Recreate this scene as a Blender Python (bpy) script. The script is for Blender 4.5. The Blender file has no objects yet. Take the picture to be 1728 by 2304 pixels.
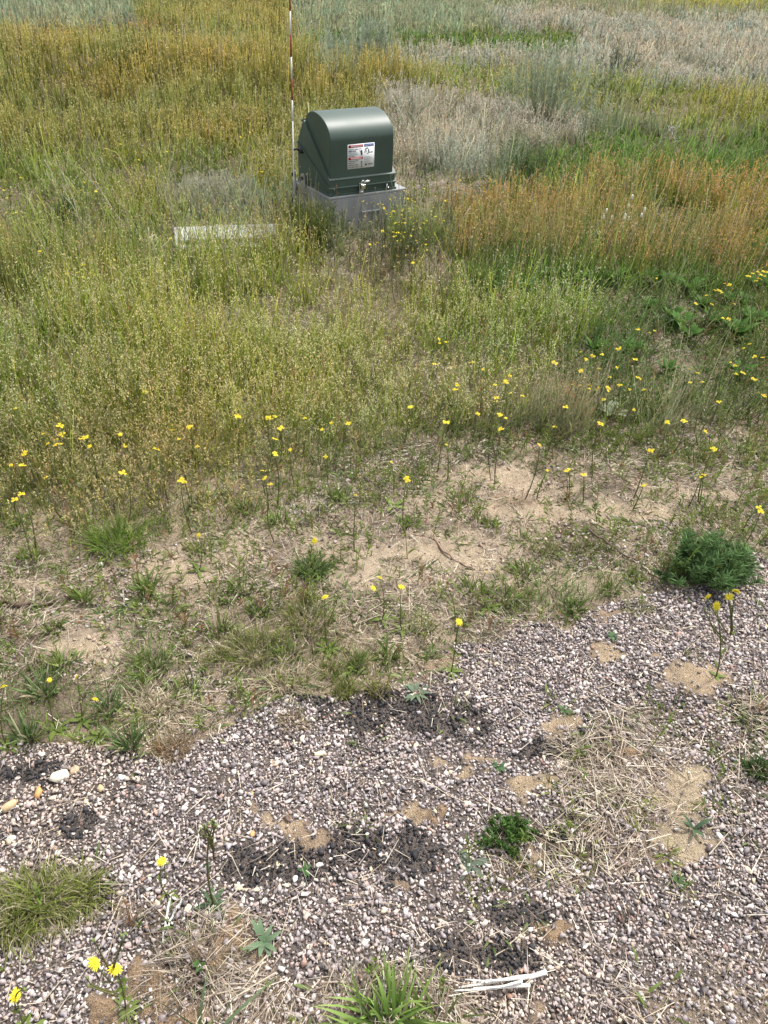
import bpy, math
import numpy as np
from mathutils import Matrix, Vector
SC = bpy.context.scene
COL = SC.collection
rng = np.random.default_rng(11)

# ------------------------------------------------------------------ camera
F, CH, PITCH, ROLL = 1730.0, 1.6, 37.0, 2.5      # focal length in px of the 1728x2304 photograph
def _rot():
    t = math.radians(90 - PITCH); c, s = math.cos(t), math.sin(t)
    rx = np.array([[1, 0, 0], [0, c, -s], [0, s, c]])
    a = math.radians(ROLL); c, s = math.cos(a), math.sin(a)
    return rx @ np.array([[c, -s, 0], [s, c, 0], [0, 0, 1]])
R = _rot()
cam = bpy.data.objects.new('camera', bpy.data.cameras.new('camera')); COL.objects.link(cam)
cam.data.sensor_fit = 'VERTICAL'; cam.data.sensor_height = 24.0; cam.data.lens = F * 24.0 / 2304
cam.data.clip_start = 0.02; cam.data.clip_end = 2000
M = Matrix([[*R[0], 0], [*R[1], 0], [*R[2], CH], [0, 0, 0, 1]])
cam.matrix_world = M
SC.camera = cam

# ------------------------------------------------------------------ world, sun, exposure
SUN_EL, SUN_AZ = 62.0, 48.0                        # azimuth clockwise from +Y (away from the camera)
w = bpy.data.worlds.new('World'); SC.world = w; w.use_nodes = True
nt = w.node_tree; bg = nt.nodes['Background']
sky = nt.nodes.new('ShaderNodeTexSky'); sky.sky_type = 'NISHITA'; sky.sun_disc = False
sky.sun_elevation = math.radians(SUN_EL); sky.sun_rotation = math.radians(SUN_AZ)
sky.dust_density = 3.0; sky.air_density = 1.0
hs = nt.nodes.new('ShaderNodeHueSaturation'); hs.inputs['Saturation'].default_value = 0.32
nt.links.new(sky.outputs[0], hs.inputs['Color']); nt.links.new(hs.outputs[0], bg.inputs['Color'])
bg.inputs['Strength'].default_value = 0.15
sun = bpy.data.objects.new('sun', bpy.data.lights.new('sun', 'SUN')); COL.objects.link(sun)
sun.data.energy = 2.5; sun.data.angle = math.radians(7.0); sun.data.color = (1.0, 0.96, 0.9)
_e, _a = math.radians(SUN_EL), math.radians(SUN_AZ)
sd = Vector((math.sin(_a) * math.cos(_e), math.cos(_a) * math.cos(_e), math.sin(_e)))
sun.rotation_euler = sd.to_track_quat('Z', 'Y').to_euler(); sun.location = (3, 3, 8)
SC.view_settings.view_transform = 'Standard'; SC.view_settings.look = 'None'
SC.view_settings.exposure = 0.98; SC.view_settings.gamma = 1.0
SC.cycles.max_bounces = 6; SC.cycles.transparent_max_bounces = 4

# ------------------------------------------------------------------ pixel <-> ground (only to read places off the photograph)
def G(x, y, h=0.0):
    d = R @ np.array([(x - 864) / F, -(y - 1152) / F, -1.0]); t = (h - CH) / d[2]
    return np.array([t * d[0], t * d[1], h])
def PX(X, Y, up=0.0):
    q = np.stack([X, Y, up - CH + np.zeros_like(X)], -1) @ R
    d = np.maximum(-q[..., 2], 0.05)
    return 864 + F * q[..., 0] / d, 1152 - F * q[..., 1] / d
def depth(P):
    return float(-(R.T @ (np.asarray(P, float) - [0, 0, CH]))[2])

# ------------------------------------------------------------------ noise
def _h(ix, iy, s):
    n = (ix.astype(np.int64) * 374761393 + iy.astype(np.int64) * 668265263 + s * 974634777) & 0x7fffffff
    n = ((n ^ (n >> 13)) * 1274126177) & 0x7fffffff
    return ((n ^ (n >> 16)) & 0xffff) / 65535.0
def noise(x, y, sc=1.0, s=0):
    x = np.asarray(x, float) * sc + 1000.0; y = np.asarray(y, float) * sc + 1000.0
    ix, iy = np.floor(x), np.floor(y); fx, fy = x - ix, y - iy
    fx = fx * fx * (3 - 2 * fx); fy = fy * fy * (3 - 2 * fy)
    a, b, c, d = _h(ix, iy, s), _h(ix + 1, iy, s), _h(ix, iy + 1, s), _h(ix + 1, iy + 1, s)
    return (a + (b - a) * fx) * (1 - fy) + (c + (d - c) * fx) * fy
def fbm(x, y, sc=1.0, s=0, o=4):
    v, a, t = 0, 1.0, 0
    for i in range(o):
        v = v + a * noise(x, y, sc * 2 ** i, s + i * 7); t += a; a *= .55
    return v / t

# ------------------------------------------------------------------ map of the place: zones read off the photograph (in its 1659-wide view)
K_ = 1728 / 1659.0
ZN = ['far', 'gold', 'olive', 'seed', 'orange', 'green', 'dry', 'grey', 'sparse', 'weeds', 'sand', 'gravel', 'litter', 'yellow', 'bare']
ZI = {n: i for i, n in enumerate(ZN)}
POLY = [
 ('far', [(-3000, -400), (5000, -400), (5000, 70), (-3000, 70)]),
 ('grey', [(-600, -100), (330, -100), (310, 46), (-600, 62)]),
 ('gold', [(300, -20), (620, -20), (640, 60), (290, 62)]),
 ('grey', [(620, -100), (1100, -100), (1180, 62), (640, 90)]),
 ('yellow', [(1250, -140), (2600, -140), (2600, 50), (1659, 12), (1400, 6)]),
 ('dry', [(1050, 5), (1300, 17), (1659, 26), (2500, 70), (2500, 180), (1659, 175), (1300, 130), (1150, 62), (1060, 30)]),
 ('green', [(520, 58), (1000, 50), (1240, 52), (1260, 92), (1000, 100), (860, 96), (520, 92)]),
 ('orange', [(-600, 60), (360, 50), (380, 92), (-600, 104)]),
 ('gold', [(-900, 98), (400, 84), (700, 100), (1000, 190), (840, 240), (600, 300), (-900, 300)]),
 ('grey', [(660, 85), (860, 82), (870, 160), (790, 185), (690, 165)]),
 ('dry', [(870, 97), (1300, 90), (1700, 110), (2400, 120), (2400, 190), (1659, 172), (1260, 145), (870, 134)]),
 ('olive', [(860, 132), (1100, 132), (1260, 146), (1660, 172), (2400, 190), (2400, 330), (1659, 290), (1260, 200), (1000, 215), (860, 190)]),
 ('dry', [(820, 200), (1060, 205), (1250, 240), (1330, 275), (1100, 305), (1010, 350), (900, 350), (825, 300)]), ('sparse', [(830, 340), (1040, 345), (1060, 400), (850, 430)]),
 ('green', [(1120, 300), (1340, 262), (1659, 262), (2400, 300), (2400, 430), (1270, 400), (1060, 390)]),
 ('bare', [(900, 385), (1190, 385), (1200, 425), (1000, 440), (900, 430)]),
 ('orange', [(1020, 420), (1250, 380), (1400, 350), (2400, 330), (2400, 600), (1659, 575), (1300, 575), (1040, 560), (1000, 500)]),
 ('olive', [(-900, 290), (640, 290), (640, 560), (-900, 560)]),
 ('grey', [(330, 372), (620, 372), (620, 470), (330, 460)]),
 ('olive', [(-900, 480), (700, 480), (700, 610), (-900, 620)]),
 ('gold', [(-900, 500), (90, 500), (80, 570), (-900, 580)]), ('seed', [(380, 520), (700, 510), (700, 600), (360, 610)]),
 ('bare', [(690, 500), (1030, 480), (1040, 560), (960, 640), (800, 640), (700, 560)]),
 ('green', [(1030, 545), (2400, 560), (2400, 620), (1000, 610)]),
 ('weeds', [(980, 590), (1659, 570), (2400, 580), (2400, 880), (1659, 880), (1190, 880), (1180, 760), (1360, 660), (1000, 640)]),
 ('seed', [(-900, 600), (760, 600), (1000, 640), (1360, 660), (1200, 760), (1190, 870), (900, 930), (400, 960), (-900, 960)]),
 ('olive', [(-900, 905), (400, 900), (1000, 905), (780, 1010), (640, 1090), (300, 1130), (-900, 1150)]),
 ('sparse', [(880, 920), (2400, 850), (2400, 1200), (1659, 1200), (1250, 1320), (1000, 1380), (900, 1490), (600, 1540), (400, 1640), (-900, 1700), (-900, 1140), (300, 1120), (700, 1020)]),
 ('olive', [(-300, 1040), (340, 1050), (560, 1000), (700, 1020), (660, 1100), (400, 1160), (250, 1190), (-300, 1220)]), ('green', [(150, 1100), (360, 1090), (340, 1150), (160, 1150)]), ('green', [(420, 1330), (620, 1330), (860, 1400), (830, 1480), (600, 1500), (440, 1470)]),
 ('green', [(230, 1390), (330, 1380), (340, 1470), (240, 1470)]), ('green', [(-200, 1480), (200, 1480), (280, 1560), (150, 1620), (-200, 1640)]), ('green', [(1100, 1230), (1400, 1200), (1440, 1260), (1120, 1320)]),
 ('sand', [(960, 980), (1180, 960), (1600, 1000), (1600, 1090), (1250, 1120), (1100, 1250), (850, 1270), (500, 1240), (200, 1240), (360, 1170), (700, 1120), (850, 1060)]),
 ('sand', [(80, 1370), (240, 1370), (260, 1450), (90, 1440)]),
 ('gravel', [(2600, 1080), (1659, 1195), (1450, 1262), (1250, 1315), (1000, 1385), (900, 1492), (700, 1512), (560, 1542), (430, 1620), (330, 1652), (150, 1632), (-900, 1670), (-3000, 6000), (5000, 6000)]),
 ('litter', [(1190, 1590), (1330, 1500), (1659, 1480), (2300, 1480), (2300, 1680), (1659, 1640), (1480, 1700), (1400, 1830), (1300, 1900), (1230, 1950), (1000, 1950), (960, 1860), (1130, 1800), (1180, 1720)]),
 ('litter', [(260, 1980), (470, 1975), (560, 2060), (600, 2130), (1000, 2150), (1000, 2500), (250, 2500), (330, 2120)]),
 ('litter', [(-300, 1900), (240, 1940), (150, 2010), (-300, 2040)]),
 ('litter', [(1350, 2130), (1659, 2110), (2300, 2080), (2300, 2400), (1450, 2300)]),
]
def inpoly(x, y, poly):
    r = np.zeros(x.shape, bool); n = len(poly)
    for i in range(n):
        x0, y0 = poly[i]; x1, y1 = poly[(i + 1) % n]
        if y0 == y1: continue
        c = (y0 > y) != (y1 > y)
        r ^= c & (x < (x1 - x0) * (y - y0) / (y1 - y0) + x0)
    return r
def zone(X, Y, jit=1.0, lift=0.0):
    d = np.hypot(X, Y); px, py = PX(X, Y, lift * np.clip((d - 2.2) * .4, 0, 1)); px, py = px / K_, py / K_
    d = np.hypot(X, Y)
    sc = np.clip(py + 160, 30, 900) / 900.0
    px = px + jit * sc * (260 * (fbm(X, Y, 1.3, 5, 3) - .5) + 120 * (noise(X, Y, 9, 9) - .5))
    py = py + jit * sc * (130 * (fbm(X, Y, 1.3, 15, 3) - .5) + 60 * (noise(X, Y, 9, 19) - .5))
    z = np.full(X.shape, ZI['far'])
    for n, p in POLY:
        z[inpoly(px, py, p)] = ZI[n]
    z[Y < 0.2] = ZI['gravel']
    return z
# sandy spots and ant mounds lying on the gravel: (x, y, rx, ry, height, tone)
SPOT = [(1359, 1473, 50, 22, .0, 0), (1560, 1528, 85, 34, .012, 0), (1272, 1633, 50, 20, .004, 0), (1418, 1692, 36, 24, .022, 1), (1060, 1722, 50, 14, .006, 0),
        (1190, 1768, 62, 27, .012, 0), (900, 1838, 55, 20, .0, 0), (962, 1830, 38, 22, .022, 1), (1540, 1800, 60, 60, .0, 2), (1530, 1885, 75, 42, .0, 2), (1560, 1760, 55, 40, .004, 2),
        (492, 2102, 40, 58, .024, 1), (350, 2208, 42, 30, .022, 1), (228, 2262, 55, 48, .026, 1), (405, 2268, 50, 40, .02, 1), (640, 1848, 62, 22, .0, 0),
        (690, 1870, 60, 14, .0, 3), (1200, 2285, 40, 20, .008, 3), (985, 2295, 50, 14, .01, 1), (560, 2130, 50, 30, .01, 3), (1250, 2100, 22, 22, .012, 1),
        (1200, 1943, 30, 20, .0, 3), (880, 1990, 26, 12, .004, 3), (995, 1490, 60, 18, .0, 3), (1480, 1935, 40, 12, 0, 3), (1350, 1380, 50, 16, 0, 3), (1165, 1125, 80, 16, .012, 3),
        (1600, 1110, 60, 14, .01, 4), (60, 1320, 70, 14, .02, 4), (180, 1470, 80, 20, .0, 4), (420, 1290, 100, 18, 0, 4), (1190, 1150, 110, 22, 0, 4), (1010, 1250, 120, 28, 0, 4), (1110, 1070, 90, 22, 0, 4), (1450, 1150, 90, 20, 0, 4)]
SW = []
for (x, y, rx, ry, hh, tn) in SPOT:
    c = G(x, y); a = G(x + rx, y); b = G(x, y - ry)
    SW.append((c[0], c[1], max(.02, a[0] - c[0]) * .92, max(.02, b[1] - c[1]) * .92, hh, tn))
def spots(X, Y):
    """strength 0..1 and tone of the sandy spots"""
    s = np.zeros(X.shape); t = np.zeros(X.shape, int); hz = np.zeros(X.shape)
    wx = X + .06 * (noise(X, Y, 14, 3) - .5) + .05 * (noise(X, Y, 48, 4) - .5); wy = Y + .06 * (noise(X, Y, 14, 8) - .5) + .05 * (noise(X, Y, 48, 6) - .5)
    for (cx, cy, rx, ry, hh, tn) in SW:
        q = np.sqrt(((wx - cx) / rx) ** 2 + ((wy - cy) / ry) ** 2)
        v = np.clip((1.25 - q) / .45, 0, 1); m = v > s
        s = np.where(m, v, s); t = np.where(m, tn, t)
        hz = np.maximum(hz, hh * np.exp(-q * q * 1.1) * (1 + .5 * (noise(X, Y, 90, 2) - .5)))
    return s, t, hz
def gz(X, Y, mound=True):
    X = np.asarray(X, float); Y = np.asarray(Y, float)
    d = np.hypot(X, Y)
    z = .05 * (fbm(X, Y, .8, 31, 2) - .5) * np.clip((d - 1.5) / 2, 0, 1) + .022 * (fbm(X, Y, 4, 33, 2) - .5) + .011 * (fbm(X, Y, 17, 35, 3) - .5) * (d < 6)
    z = z + .30 * np.exp(-((Y - 10.5) / 1.6) ** 2) / (1 + np.exp((X - .3) * 2)) * (Y > 5)
    if mound: z = z + spots(X, Y)[2]
    return z
def at(x, y, h=0.0):
    p = G(x, y, h); p[2] = float(gz(p[0], p[1])); return p

# ------------------------------------------------------------------ mesh building
class MB:
    def __init__(s): s.v = []; s.q = []; s.t = []; s.c = []; s.n = 0
    def add(s, v, q=None, t=None, c=(1, 1, 1)):
        v = np.asarray(v, np.float32).reshape(-1, 3)
        c = np.broadcast_to(np.asarray(c, np.float32), v.shape)
        if q is not None and len(q): s.q.append(np.asarray(q, np.int32).reshape(-1, 4) + s.n)
        if t is not None and len(t): s.t.append(np.asarray(t, np.int32).reshape(-1, 3) + s.n)
        s.v.append(v); s.c.append(c); s.n += len(v)
    def mesh(s, name, mat, smooth=False):
        me = bpy.data.meshes.new(name)
        v = np.concatenate(s.v); c = np.concatenate(s.c)
        q = np.concatenate(s.q) if s.q else np.zeros((0, 4), np.int32)
        t = np.concatenate(s.t) if s.t else np.zeros((0, 3), np.int32)
        me.vertices.add(len(v)); me.vertices.foreach_set('co', v.ravel())
        me.loops.add(q.size + t.size); me.loops.foreach_set('vertex_index', np.concatenate([q.ravel(), t.ravel()]))
        me.polygons.add(len(q) + len(t))
        me.polygons.foreach_set('loop_start', np.concatenate([np.arange(len(q)) * 4, q.size + np.arange(len(t)) * 3]).astype(np.int32))
        if smooth: me.polygons.foreach_set('use_smooth', np.ones(len(q) + len(t), bool))
        me.update(calc_edges=True)
        a = me.color_attributes.new('Col', 'FLOAT_COLOR', 'POINT')
        a.data.foreach_set('color', np.concatenate([c, np.ones((len(c), 1), np.float32)], 1).astype(np.float32).ravel())
        me.materials.append(mat)
        return me
def link(name, me, parent=None, loc=None):
    o = bpy.data.objects.new(name, me); COL.objects.link(o)
    if parent is not None: o.parent = parent
    if loc is not None: o.location = loc
    return o
def tag(o, label=None, cat=None, group=None, kind=None):
    for k, v in (('label', label), ('category', cat), ('group', group), ('kind', kind)):
        if v: o[k] = v
    return o
def thing(name, loc, label, cat, group=None, rz=0.0):
    o = bpy.data.objects.new(name, None); COL.objects.link(o); o.empty_display_size = .05
    o.location = loc; o.rotation_euler = (0, 0, rz)
    return tag(o, label, cat, group)

def strips(mb, pos, dirn, L, W, droop, c0, c1, K=2, prof='blade', side=None, cup=0.0, gam=1.0):
    """curved tapering strips: blades of grass, stalks, leaves"""
    pos = np.asarray(pos, float); n = len(pos)
    if n == 0: return
    L = np.broadcast_to(np.asarray(L, float), (n,)); W = np.broadcast_to(np.asarray(W, float), (n,))
    droop = np.broadcast_to(np.asarray(droop, float), (n,))
    dirn = np.asarray(dirn, float); dirn = dirn / np.linalg.norm(dirn, axis=1, keepdims=True)
    if side is None:
        a = rng.uniform(0, 2 * math.pi, n); r = np.stack([np.cos(a), np.sin(a), np.zeros(n)], 1)
        side = np.cross(dirn, r); side /= np.linalg.norm(side, axis=1, keepdims=True) + 1e-9
    c0 = np.broadcast_to(np.asarray(c0, float), (n, 3)); c1 = np.broadcast_to(np.asarray(c1, float), (n, 3))
    vs, cs = [], []
    for k in range(K + 1):
        t = k / K
        p = pos + dirn * (L * t)[:, None]; p[:, 2] -= droop * L * t * t
        if prof == 'blade': wv = 1 - t ** 1.6
        elif prof == 'leaf': wv = math.sin(math.pi * min(1, (t * .93 + .07)) ** .8) if k < K else 0
        elif prof == 'stem': wv = 1 - .5 * t
        else: wv = [.35, 1, .55, 0][k] if K == 3 else (1 if 0 < k < K else 0)
        cc = c0 + (c1 - c0) * t ** gam
        if k == K and prof != 'stem': vs.append(p[:, None]); cs.append(cc[:, None])
        else:
            s_ = side * (W * wv * .5)[:, None]
            vs.append(np.stack([p - s_, p + s_], 1)); cs.append(np.stack([cc, cc], 1))
    v = np.concatenate(vs, 1); c = np.concatenate(cs, 1); m = v.shape[1]
    base = (np.arange(n) * m)[:, None]
    q = []; tlist = None
    nq = K if prof == 'stem' else K - 1
    for k in range(nq): q.append(base + np.array([2 * k, 2 * k + 1, 2 * k + 3, 2 * k + 2]))
    if prof != 'stem': tlist = base + np.array([2 * K - 2, 2 * K - 1, 2 * K])
    mb.add(v.reshape(-1, 3), np.stack(q, 1).reshape(-1, 4) if q else None, tlist, c.reshape(-1, 3))
    return pos + dirn * L[:, None] - np.stack([0 * L, 0 * L, droop * L], 1)
def bits(mb, pos, L, W, c, flat=0.0, up=0.0):
    """small rhombic flakes: seeds, spikelets, crumbs of litter"""
    pos = np.asarray(pos, float); n = len(pos)
    if n == 0: return
    d = rng.normal(size=(n, 3)); d[:, 2] = d[:, 2] * (1 - flat) + up; d /= np.linalg.norm(d, axis=1, keepdims=True)
    s = np.cross(d, rng.normal(size=(n, 3)));
    if flat > .5: s[:, 2] *= .2
    s /= np.linalg.norm(s, axis=1, keepdims=True) + 1e-9
    L = np.broadcast_to(L, (n,))[:, None] * .5; W = np.broadcast_to(W, (n,))[:, None] * .5
    v = np.stack([pos - d * L, pos + s * W, pos + d * L, pos - s * W], 1)
    q = (np.arange(n) * 4)[:, None] + np.arange(4)
    c = np.broadcast_to(np.asarray(c, float), (n, 3))
    mb.add(v.reshape(-1, 3), q, None, np.repeat(c, 4, 0))
def tube(mb, pts, r, c, sides=5, c1=None):
    pts = np.asarray(pts, float); n = len(pts)
    r = np.broadcast_to(np.asarray(r, float), (n,))
    tan = np.gradient(pts, axis=0); tan /= np.linalg.norm(tan, axis=1, keepdims=True) + 1e-9
    ref = np.array([0, 0, 1.0]) if abs(tan[:, 2]).mean() < .8 else np.array([1.0, 0, 0])
    u = np.cross(tan, ref); u /= np.linalg.norm(u, axis=1, keepdims=True) + 1e-9; v = np.cross(tan, u)
    a = np.arange(sides) * 2 * math.pi / sides
    ring = pts[:, None] + r[:, None, None] * (np.cos(a)[None, :, None] * u[:, None] + np.sin(a)[None, :, None] * v[:, None])
    q = [[i * sides + j, i * sides + (j + 1) % sides, (i + 1) * sides + (j + 1) % sides, (i + 1) * sides + j] for i in range(n - 1) for j in range(sides)]
    t = [[0, j + 1, j] for j in range(1, sides - 1)] + [[(n - 1) * sides, (n - 1) * sides + j, (n - 1) * sides + j + 1] for j in range(1, sides - 1)]
    cc = np.asarray(c, float)
    if c1 is not None:
        f = np.linspace(0, 1, n)[:, None]; cc = np.repeat(cc * (1 - f) + np.asarray(c1) * f, sides, 0)
    mb.add(ring.reshape(-1, 3), q, t, cc)
def bez(a, b, bend, n=6):
    a = np.asarray(a, float); b = np.asarray(b, float); t = np.linspace(0, 1, n)[:, None]
    return a * (1 - t) + b * t + np.asarray(bend) * (4 * t * (1 - t))

# ------------------------------------------------------------------ materials
def new_mat(name):
    m = bpy.data.materials.new(name); m.use_nodes = True; return m, m.node_tree, m.node_tree.nodes['Principled BSDF']
def leaf_mat(name, trans=.42, rough=.55, spec=.3):
    m, t, b = new_mat(name); N = t.nodes
    a = N.new('ShaderNodeAttribute'); a.attribute_name = 'Col'
    t.links.new(a.outputs['Color'], b.inputs['Base Color']); b.inputs['Roughness'].default_value = rough
    b.inputs['Specular IOR Level'].default_value = spec
    tr = N.new('ShaderNodeBsdfTranslucent'); t.links.new(a.outputs['Color'], tr.inputs['Color'])
    mx = N.new('ShaderNodeMixShader'); mx.inputs[0].default_value = trans
    t.links.new(b.outputs[0], mx.inputs[1]); t.links.new(tr.outputs[0], mx.inputs[2])
    t.links.new(mx.outputs[0], N['Material Output'].inputs[0]); return m
def attr_mat(name, rough=.8, spec=.3, bump=0, bsc=400, var=0):
    m, t, b = new_mat(name); N = t.nodes
    a = N.new('ShaderNodeAttribute'); a.attribute_name = 'Col'
    b.inputs['Roughness'].default_value = rough; b.inputs['Specular IOR Level'].default_value = spec
    out = a.outputs['Color']
    if bump or var:
        tc = N.new('ShaderNodeTexCoord'); nz = N.new('ShaderNodeTexNoise'); nz.inputs['Scale'].default_value = bsc; nz.inputs['Detail'].default_value = 4
        t.links.new(tc.outputs['Object'], nz.inputs['Vector'])
        if var:
            mr = N.new('ShaderNodeMapRange'); mr.inputs[1].default_value = .3; mr.inputs[2].default_value = .7; mr.inputs[3].default_value = 1 - var; mr.inputs[4].default_value = 1 + var
            t.links.new(nz.outputs[0], mr.inputs[0]); mm = N.new('ShaderNodeVectorMath'); mm.operation = 'SCALE'
            t.links.new(out, mm.inputs[0]); t.links.new(mr.outputs[0], mm.inputs['Scale']); out = mm.outputs[0]
        if bump:
            bp = N.new('ShaderNodeBump'); bp.inputs['Strength'].default_value = bump; bp.inputs['Distance'].default_value = .003
            t.links.new(nz.outputs[0], bp.inputs['Height']); t.links.new(bp.outputs[0], b.inputs['Normal'])
    t.links.new(out, b.inputs['Base Color']); return m
def metal_mat(name, col, rough=.4, metallic=0.0, var=.12, sc=6, bump=0, coat=0):
    m, t, b = new_mat(name); N = t.nodes
    tc = N.new('ShaderNodeTexCoord'); nz = N.new('ShaderNodeTexNoise'); nz.inputs['Scale'].default_value = sc; nz.inputs['Detail'].default_value = 6
    t.links.new(tc.outputs['Object'], nz.inputs['Vector'])
    mr = N.new('ShaderNodeMapRange'); mr.inputs[1].default_value = .3; mr.inputs[2].default_value = .7; mr.inputs[3].default_value = 1 - var; mr.inputs[4].default_value = 1 + var
    t.links.new(nz.outputs[0], mr.inputs[0])
    mm = N.new('ShaderNodeVectorMath'); mm.operation = 'SCALE'; mm.inputs[0].default_value = col
    t.links.new(mr.outputs[0], mm.inputs['Scale']); t.links.new(mm.outputs[0], b.inputs['Base Color'])
    r2 = N.new('ShaderNodeMapRange'); r2.inputs[3].default_value = rough - .07; r2.inputs[4].default_value = rough + .1
    t.links.new(nz.outputs[0], r2.inputs[0]); t.links.new(r2.outputs[0], b.inputs['Roughness'])
    b.inputs['Metallic'].default_value = metallic
    if coat: b.inputs['Coat Weight'].default_value = coat; b.inputs['Coat Roughness'].default_value = .15
    if bump:
        n2 = N.new('ShaderNodeTexNoise'); n2.inputs['Scale'].default_value = 250; t.links.new(tc.outputs['Object'], n2.inputs['Vector'])
        bp = N.new('ShaderNodeBump'); bp.inputs['Strength'].default_value = bump; bp.inputs['Distance'].default_value = .001
        t.links.new(n2.outputs[0], bp.inputs['Height']); t.links.new(bp.outputs[0], b.inputs['Normal'])
    return m
M_GRASS = leaf_mat('grass_blades'); M_LEAF = leaf_mat('leaves', .32, .62, .2); M_PETAL = leaf_mat('petals', .3, .6, .2)
M_STRAW = leaf_mat('straw', .15, .7, .2); M_STONE = attr_mat('pebbles', .75, .3, .35, 300, .12); M_TWIG = attr_mat('twigs', .85, .2, .4, 500, .25)

def ground_mat():
    m, t, b = new_mat('soil'); N = t.nodes; Lk = t.links
    a = N.new('ShaderNodeAttribute'); a.attribute_name = 'Col'; tc = N.new('ShaderNodeTexCoord')
    def nz(sc, det=5, rg=.6):
        n = N.new('ShaderNodeTexNoise'); n.inputs['Scale'].default_value = sc; n.inputs['Detail'].default_value = det; n.inputs['Roughness'].default_value = rg
        Lk.new(tc.outputs['Object'], n.inputs['Vector']); return n.outputs[0]
    def mp(s, lo, hi, a_=.3, b_=.7):
        r = N.new('ShaderNodeMapRange'); r.inputs[1].default_value = a_; r.inputs[2].default_value = b_; r.inputs[3].default_value = lo; r.inputs[4].default_value = hi
        Lk.new(s, r.inputs[0]); return r.outputs[0]
    def mul(x, y):
        k = N.new('ShaderNodeMath'); k.operation = 'MULTIPLY'; Lk.new(x, k.inputs[0]); Lk.new(y, k.inputs[1]); return k.outputs[0]
    f = mul(mul(mp(nz(350, 3), .72, 1.25), mp(nz(60), .8, 1.18)), mp(nz(12), .82, 1.15))
    vo = N.new('ShaderNodeTexVoronoi'); vo.inputs['Scale'].default_value = 220; Lk.new(tc.outputs['Object'], vo.inputs['Vector'])
    f = mul(f, mp(vo.outputs['Distance'], 1.15, .8, 0, .8))
    vm = N.new('ShaderNodeVectorMath'); vm.operation = 'SCALE'; Lk.new(a.outputs['Color'], vm.inputs[0]); Lk.new(f, vm.inputs['Scale'])
    Lk.new(vm.outputs[0], b.inputs['Base Color']); b.inputs['Roughness'].default_value = .95; b.inputs['Specular IOR Level'].default_value = .15
    bp = N.new('ShaderNodeBump'); bp.inputs['Strength'].default_value = .9; bp.inputs['Distance'].default_value = .010
    hsum = N.new('ShaderNodeMath'); hsum.operation = 'ADD'; Lk.new(nz(90, 6, .7), hsum.inputs[0]); Lk.new(mp(nz(400, 2), 0, .5), hsum.inputs[1])
    Lk.new(hsum.outputs[0], bp.inputs['Height']); Lk.new(bp.outputs[0], b.inputs['Normal']); return m

# ------------------------------------------------------------------ ground
SOIL = {'far': (.24, .22, .13), 'gold': (.12, .09, .04), 'olive': (.15, .12, .07), 'seed': (.17, .14, .075), 'orange': (.11, .09, .045), 'green': (.11, .10, .05),
        'dry': (.25, .22, .17), 'grey': (.2, .19, .13), 'sparse': (.42, .33, .235), 'weeds': (.22, .18, .12), 'sand': (.50, .395, .285), 'gravel': (.17, .14, .12), 'litter': (.33, .26, .19),
        'yellow': (.25, .25, .11), 'bare': (.28, .23, .175)}
SOILA = np.array([SOIL[n] for n in ZN])
TONE = np.array([(.5, .38, .25), (.38, .265, .165), (.50, .4, .27), (.38, .28, .19), (.52, .41, .285)])
def axis(lo, hi, fine_lo, fine_hi, fs, grow):
    a = list(np.arange(fine_lo, fine_hi, fs)); s = fs
    while a[-1] < hi: s *= grow; a.append(a[-1] + s)
    s = fs
    while a[0] > lo: s *= grow; a.insert(0, a[0] - s)
    return np.array(a)
xs = axis(-600, 600, -1.3, 1.4, .009, 1.05); ys = axis(-300, 1200, .2, 2.3, .009, 1.03)
GX, GY = np.meshgrid(xs, ys)
fx, fy = GX.ravel(), GY.ravel()
z = zone(fx, fy, .8); z[(np.hypot(fx, fy) < 2.7) & np.isin(z, [ZI['green'], ZI['seed'], ZI['olive']])] = ZI['sparse']; gc = SOILA[z]
s_, t_, _ = spots(fx, fy)
gc = gc * (.86 + .28 * fbm(fx, fy, 2.5, 71, 4))[:, None]
dark = np.clip((fbm(fx, fy, 6, 77, 5) - .47) * 7, 0, 1) * np.isin(z, [ZI['sand'], ZI['sparse'], ZI['bare'], ZI['litter']])
gc = gc * (1 - .45 * dark[:, None] * (1 - .7 * s_[:, None]))
gc = gc * (1 - s_[:, None]) + TONE[t_] * s_[:, None]
nx, ny = len(xs), len(ys)
i, j = np.meshgrid(np.arange(nx - 1), np.arange(ny - 1)); k = (j * nx + i).ravel()
gm = MB(); gm.add(np.stack([fx, fy, gz(fx, fy)], 1), np.stack([k, k + 1, k + nx + 1, k + nx], 1), None, gc)
tag(link('ground', gm.mesh('ground', ground_mat(), True)), kind='structure')

# ------------------------------------------------------------------ gravel
DARK = [(665, 1935, 150, 40), (925, 1925, 75, 60), (1090, 2155, 150, 40), (1190, 2062, 75, 32), (1340, 1680, 60, 45), (860, 1600, 110, 45), (175, 1865, 45, 28), (800, 1900, 90, 40), (700, 1560, 60, 25),
        (1330, 1350, 30, 10), (1700, 1620, 50, 40), (1225, 1690, 80, 25), (60, 1740, 60, 30), (540, 1960, 60, 30), (1260, 1900, 60, 26), (990, 1620, 120, 40)]
DW = []
for (x, y, rx, ry) in DARK:
    c = G(x, y); DW.append((c[0], c[1], G(x + rx, y)[0] - c[0], G(x, y - ry)[1] - c[1]))
def darkness(X, Y):
    s = np.zeros(X.shape)
    for (cx, cy, rx, ry) in DW:
        q = np.sqrt(((X - cx) / rx) ** 2 + ((Y - cy) / ry) ** 2) + 1.1 * (noise(X, Y, 22, 3) - .5)
        s = np.maximum(s, np.clip((1.2 - q) / .5, 0, 1))
    return s
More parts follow.
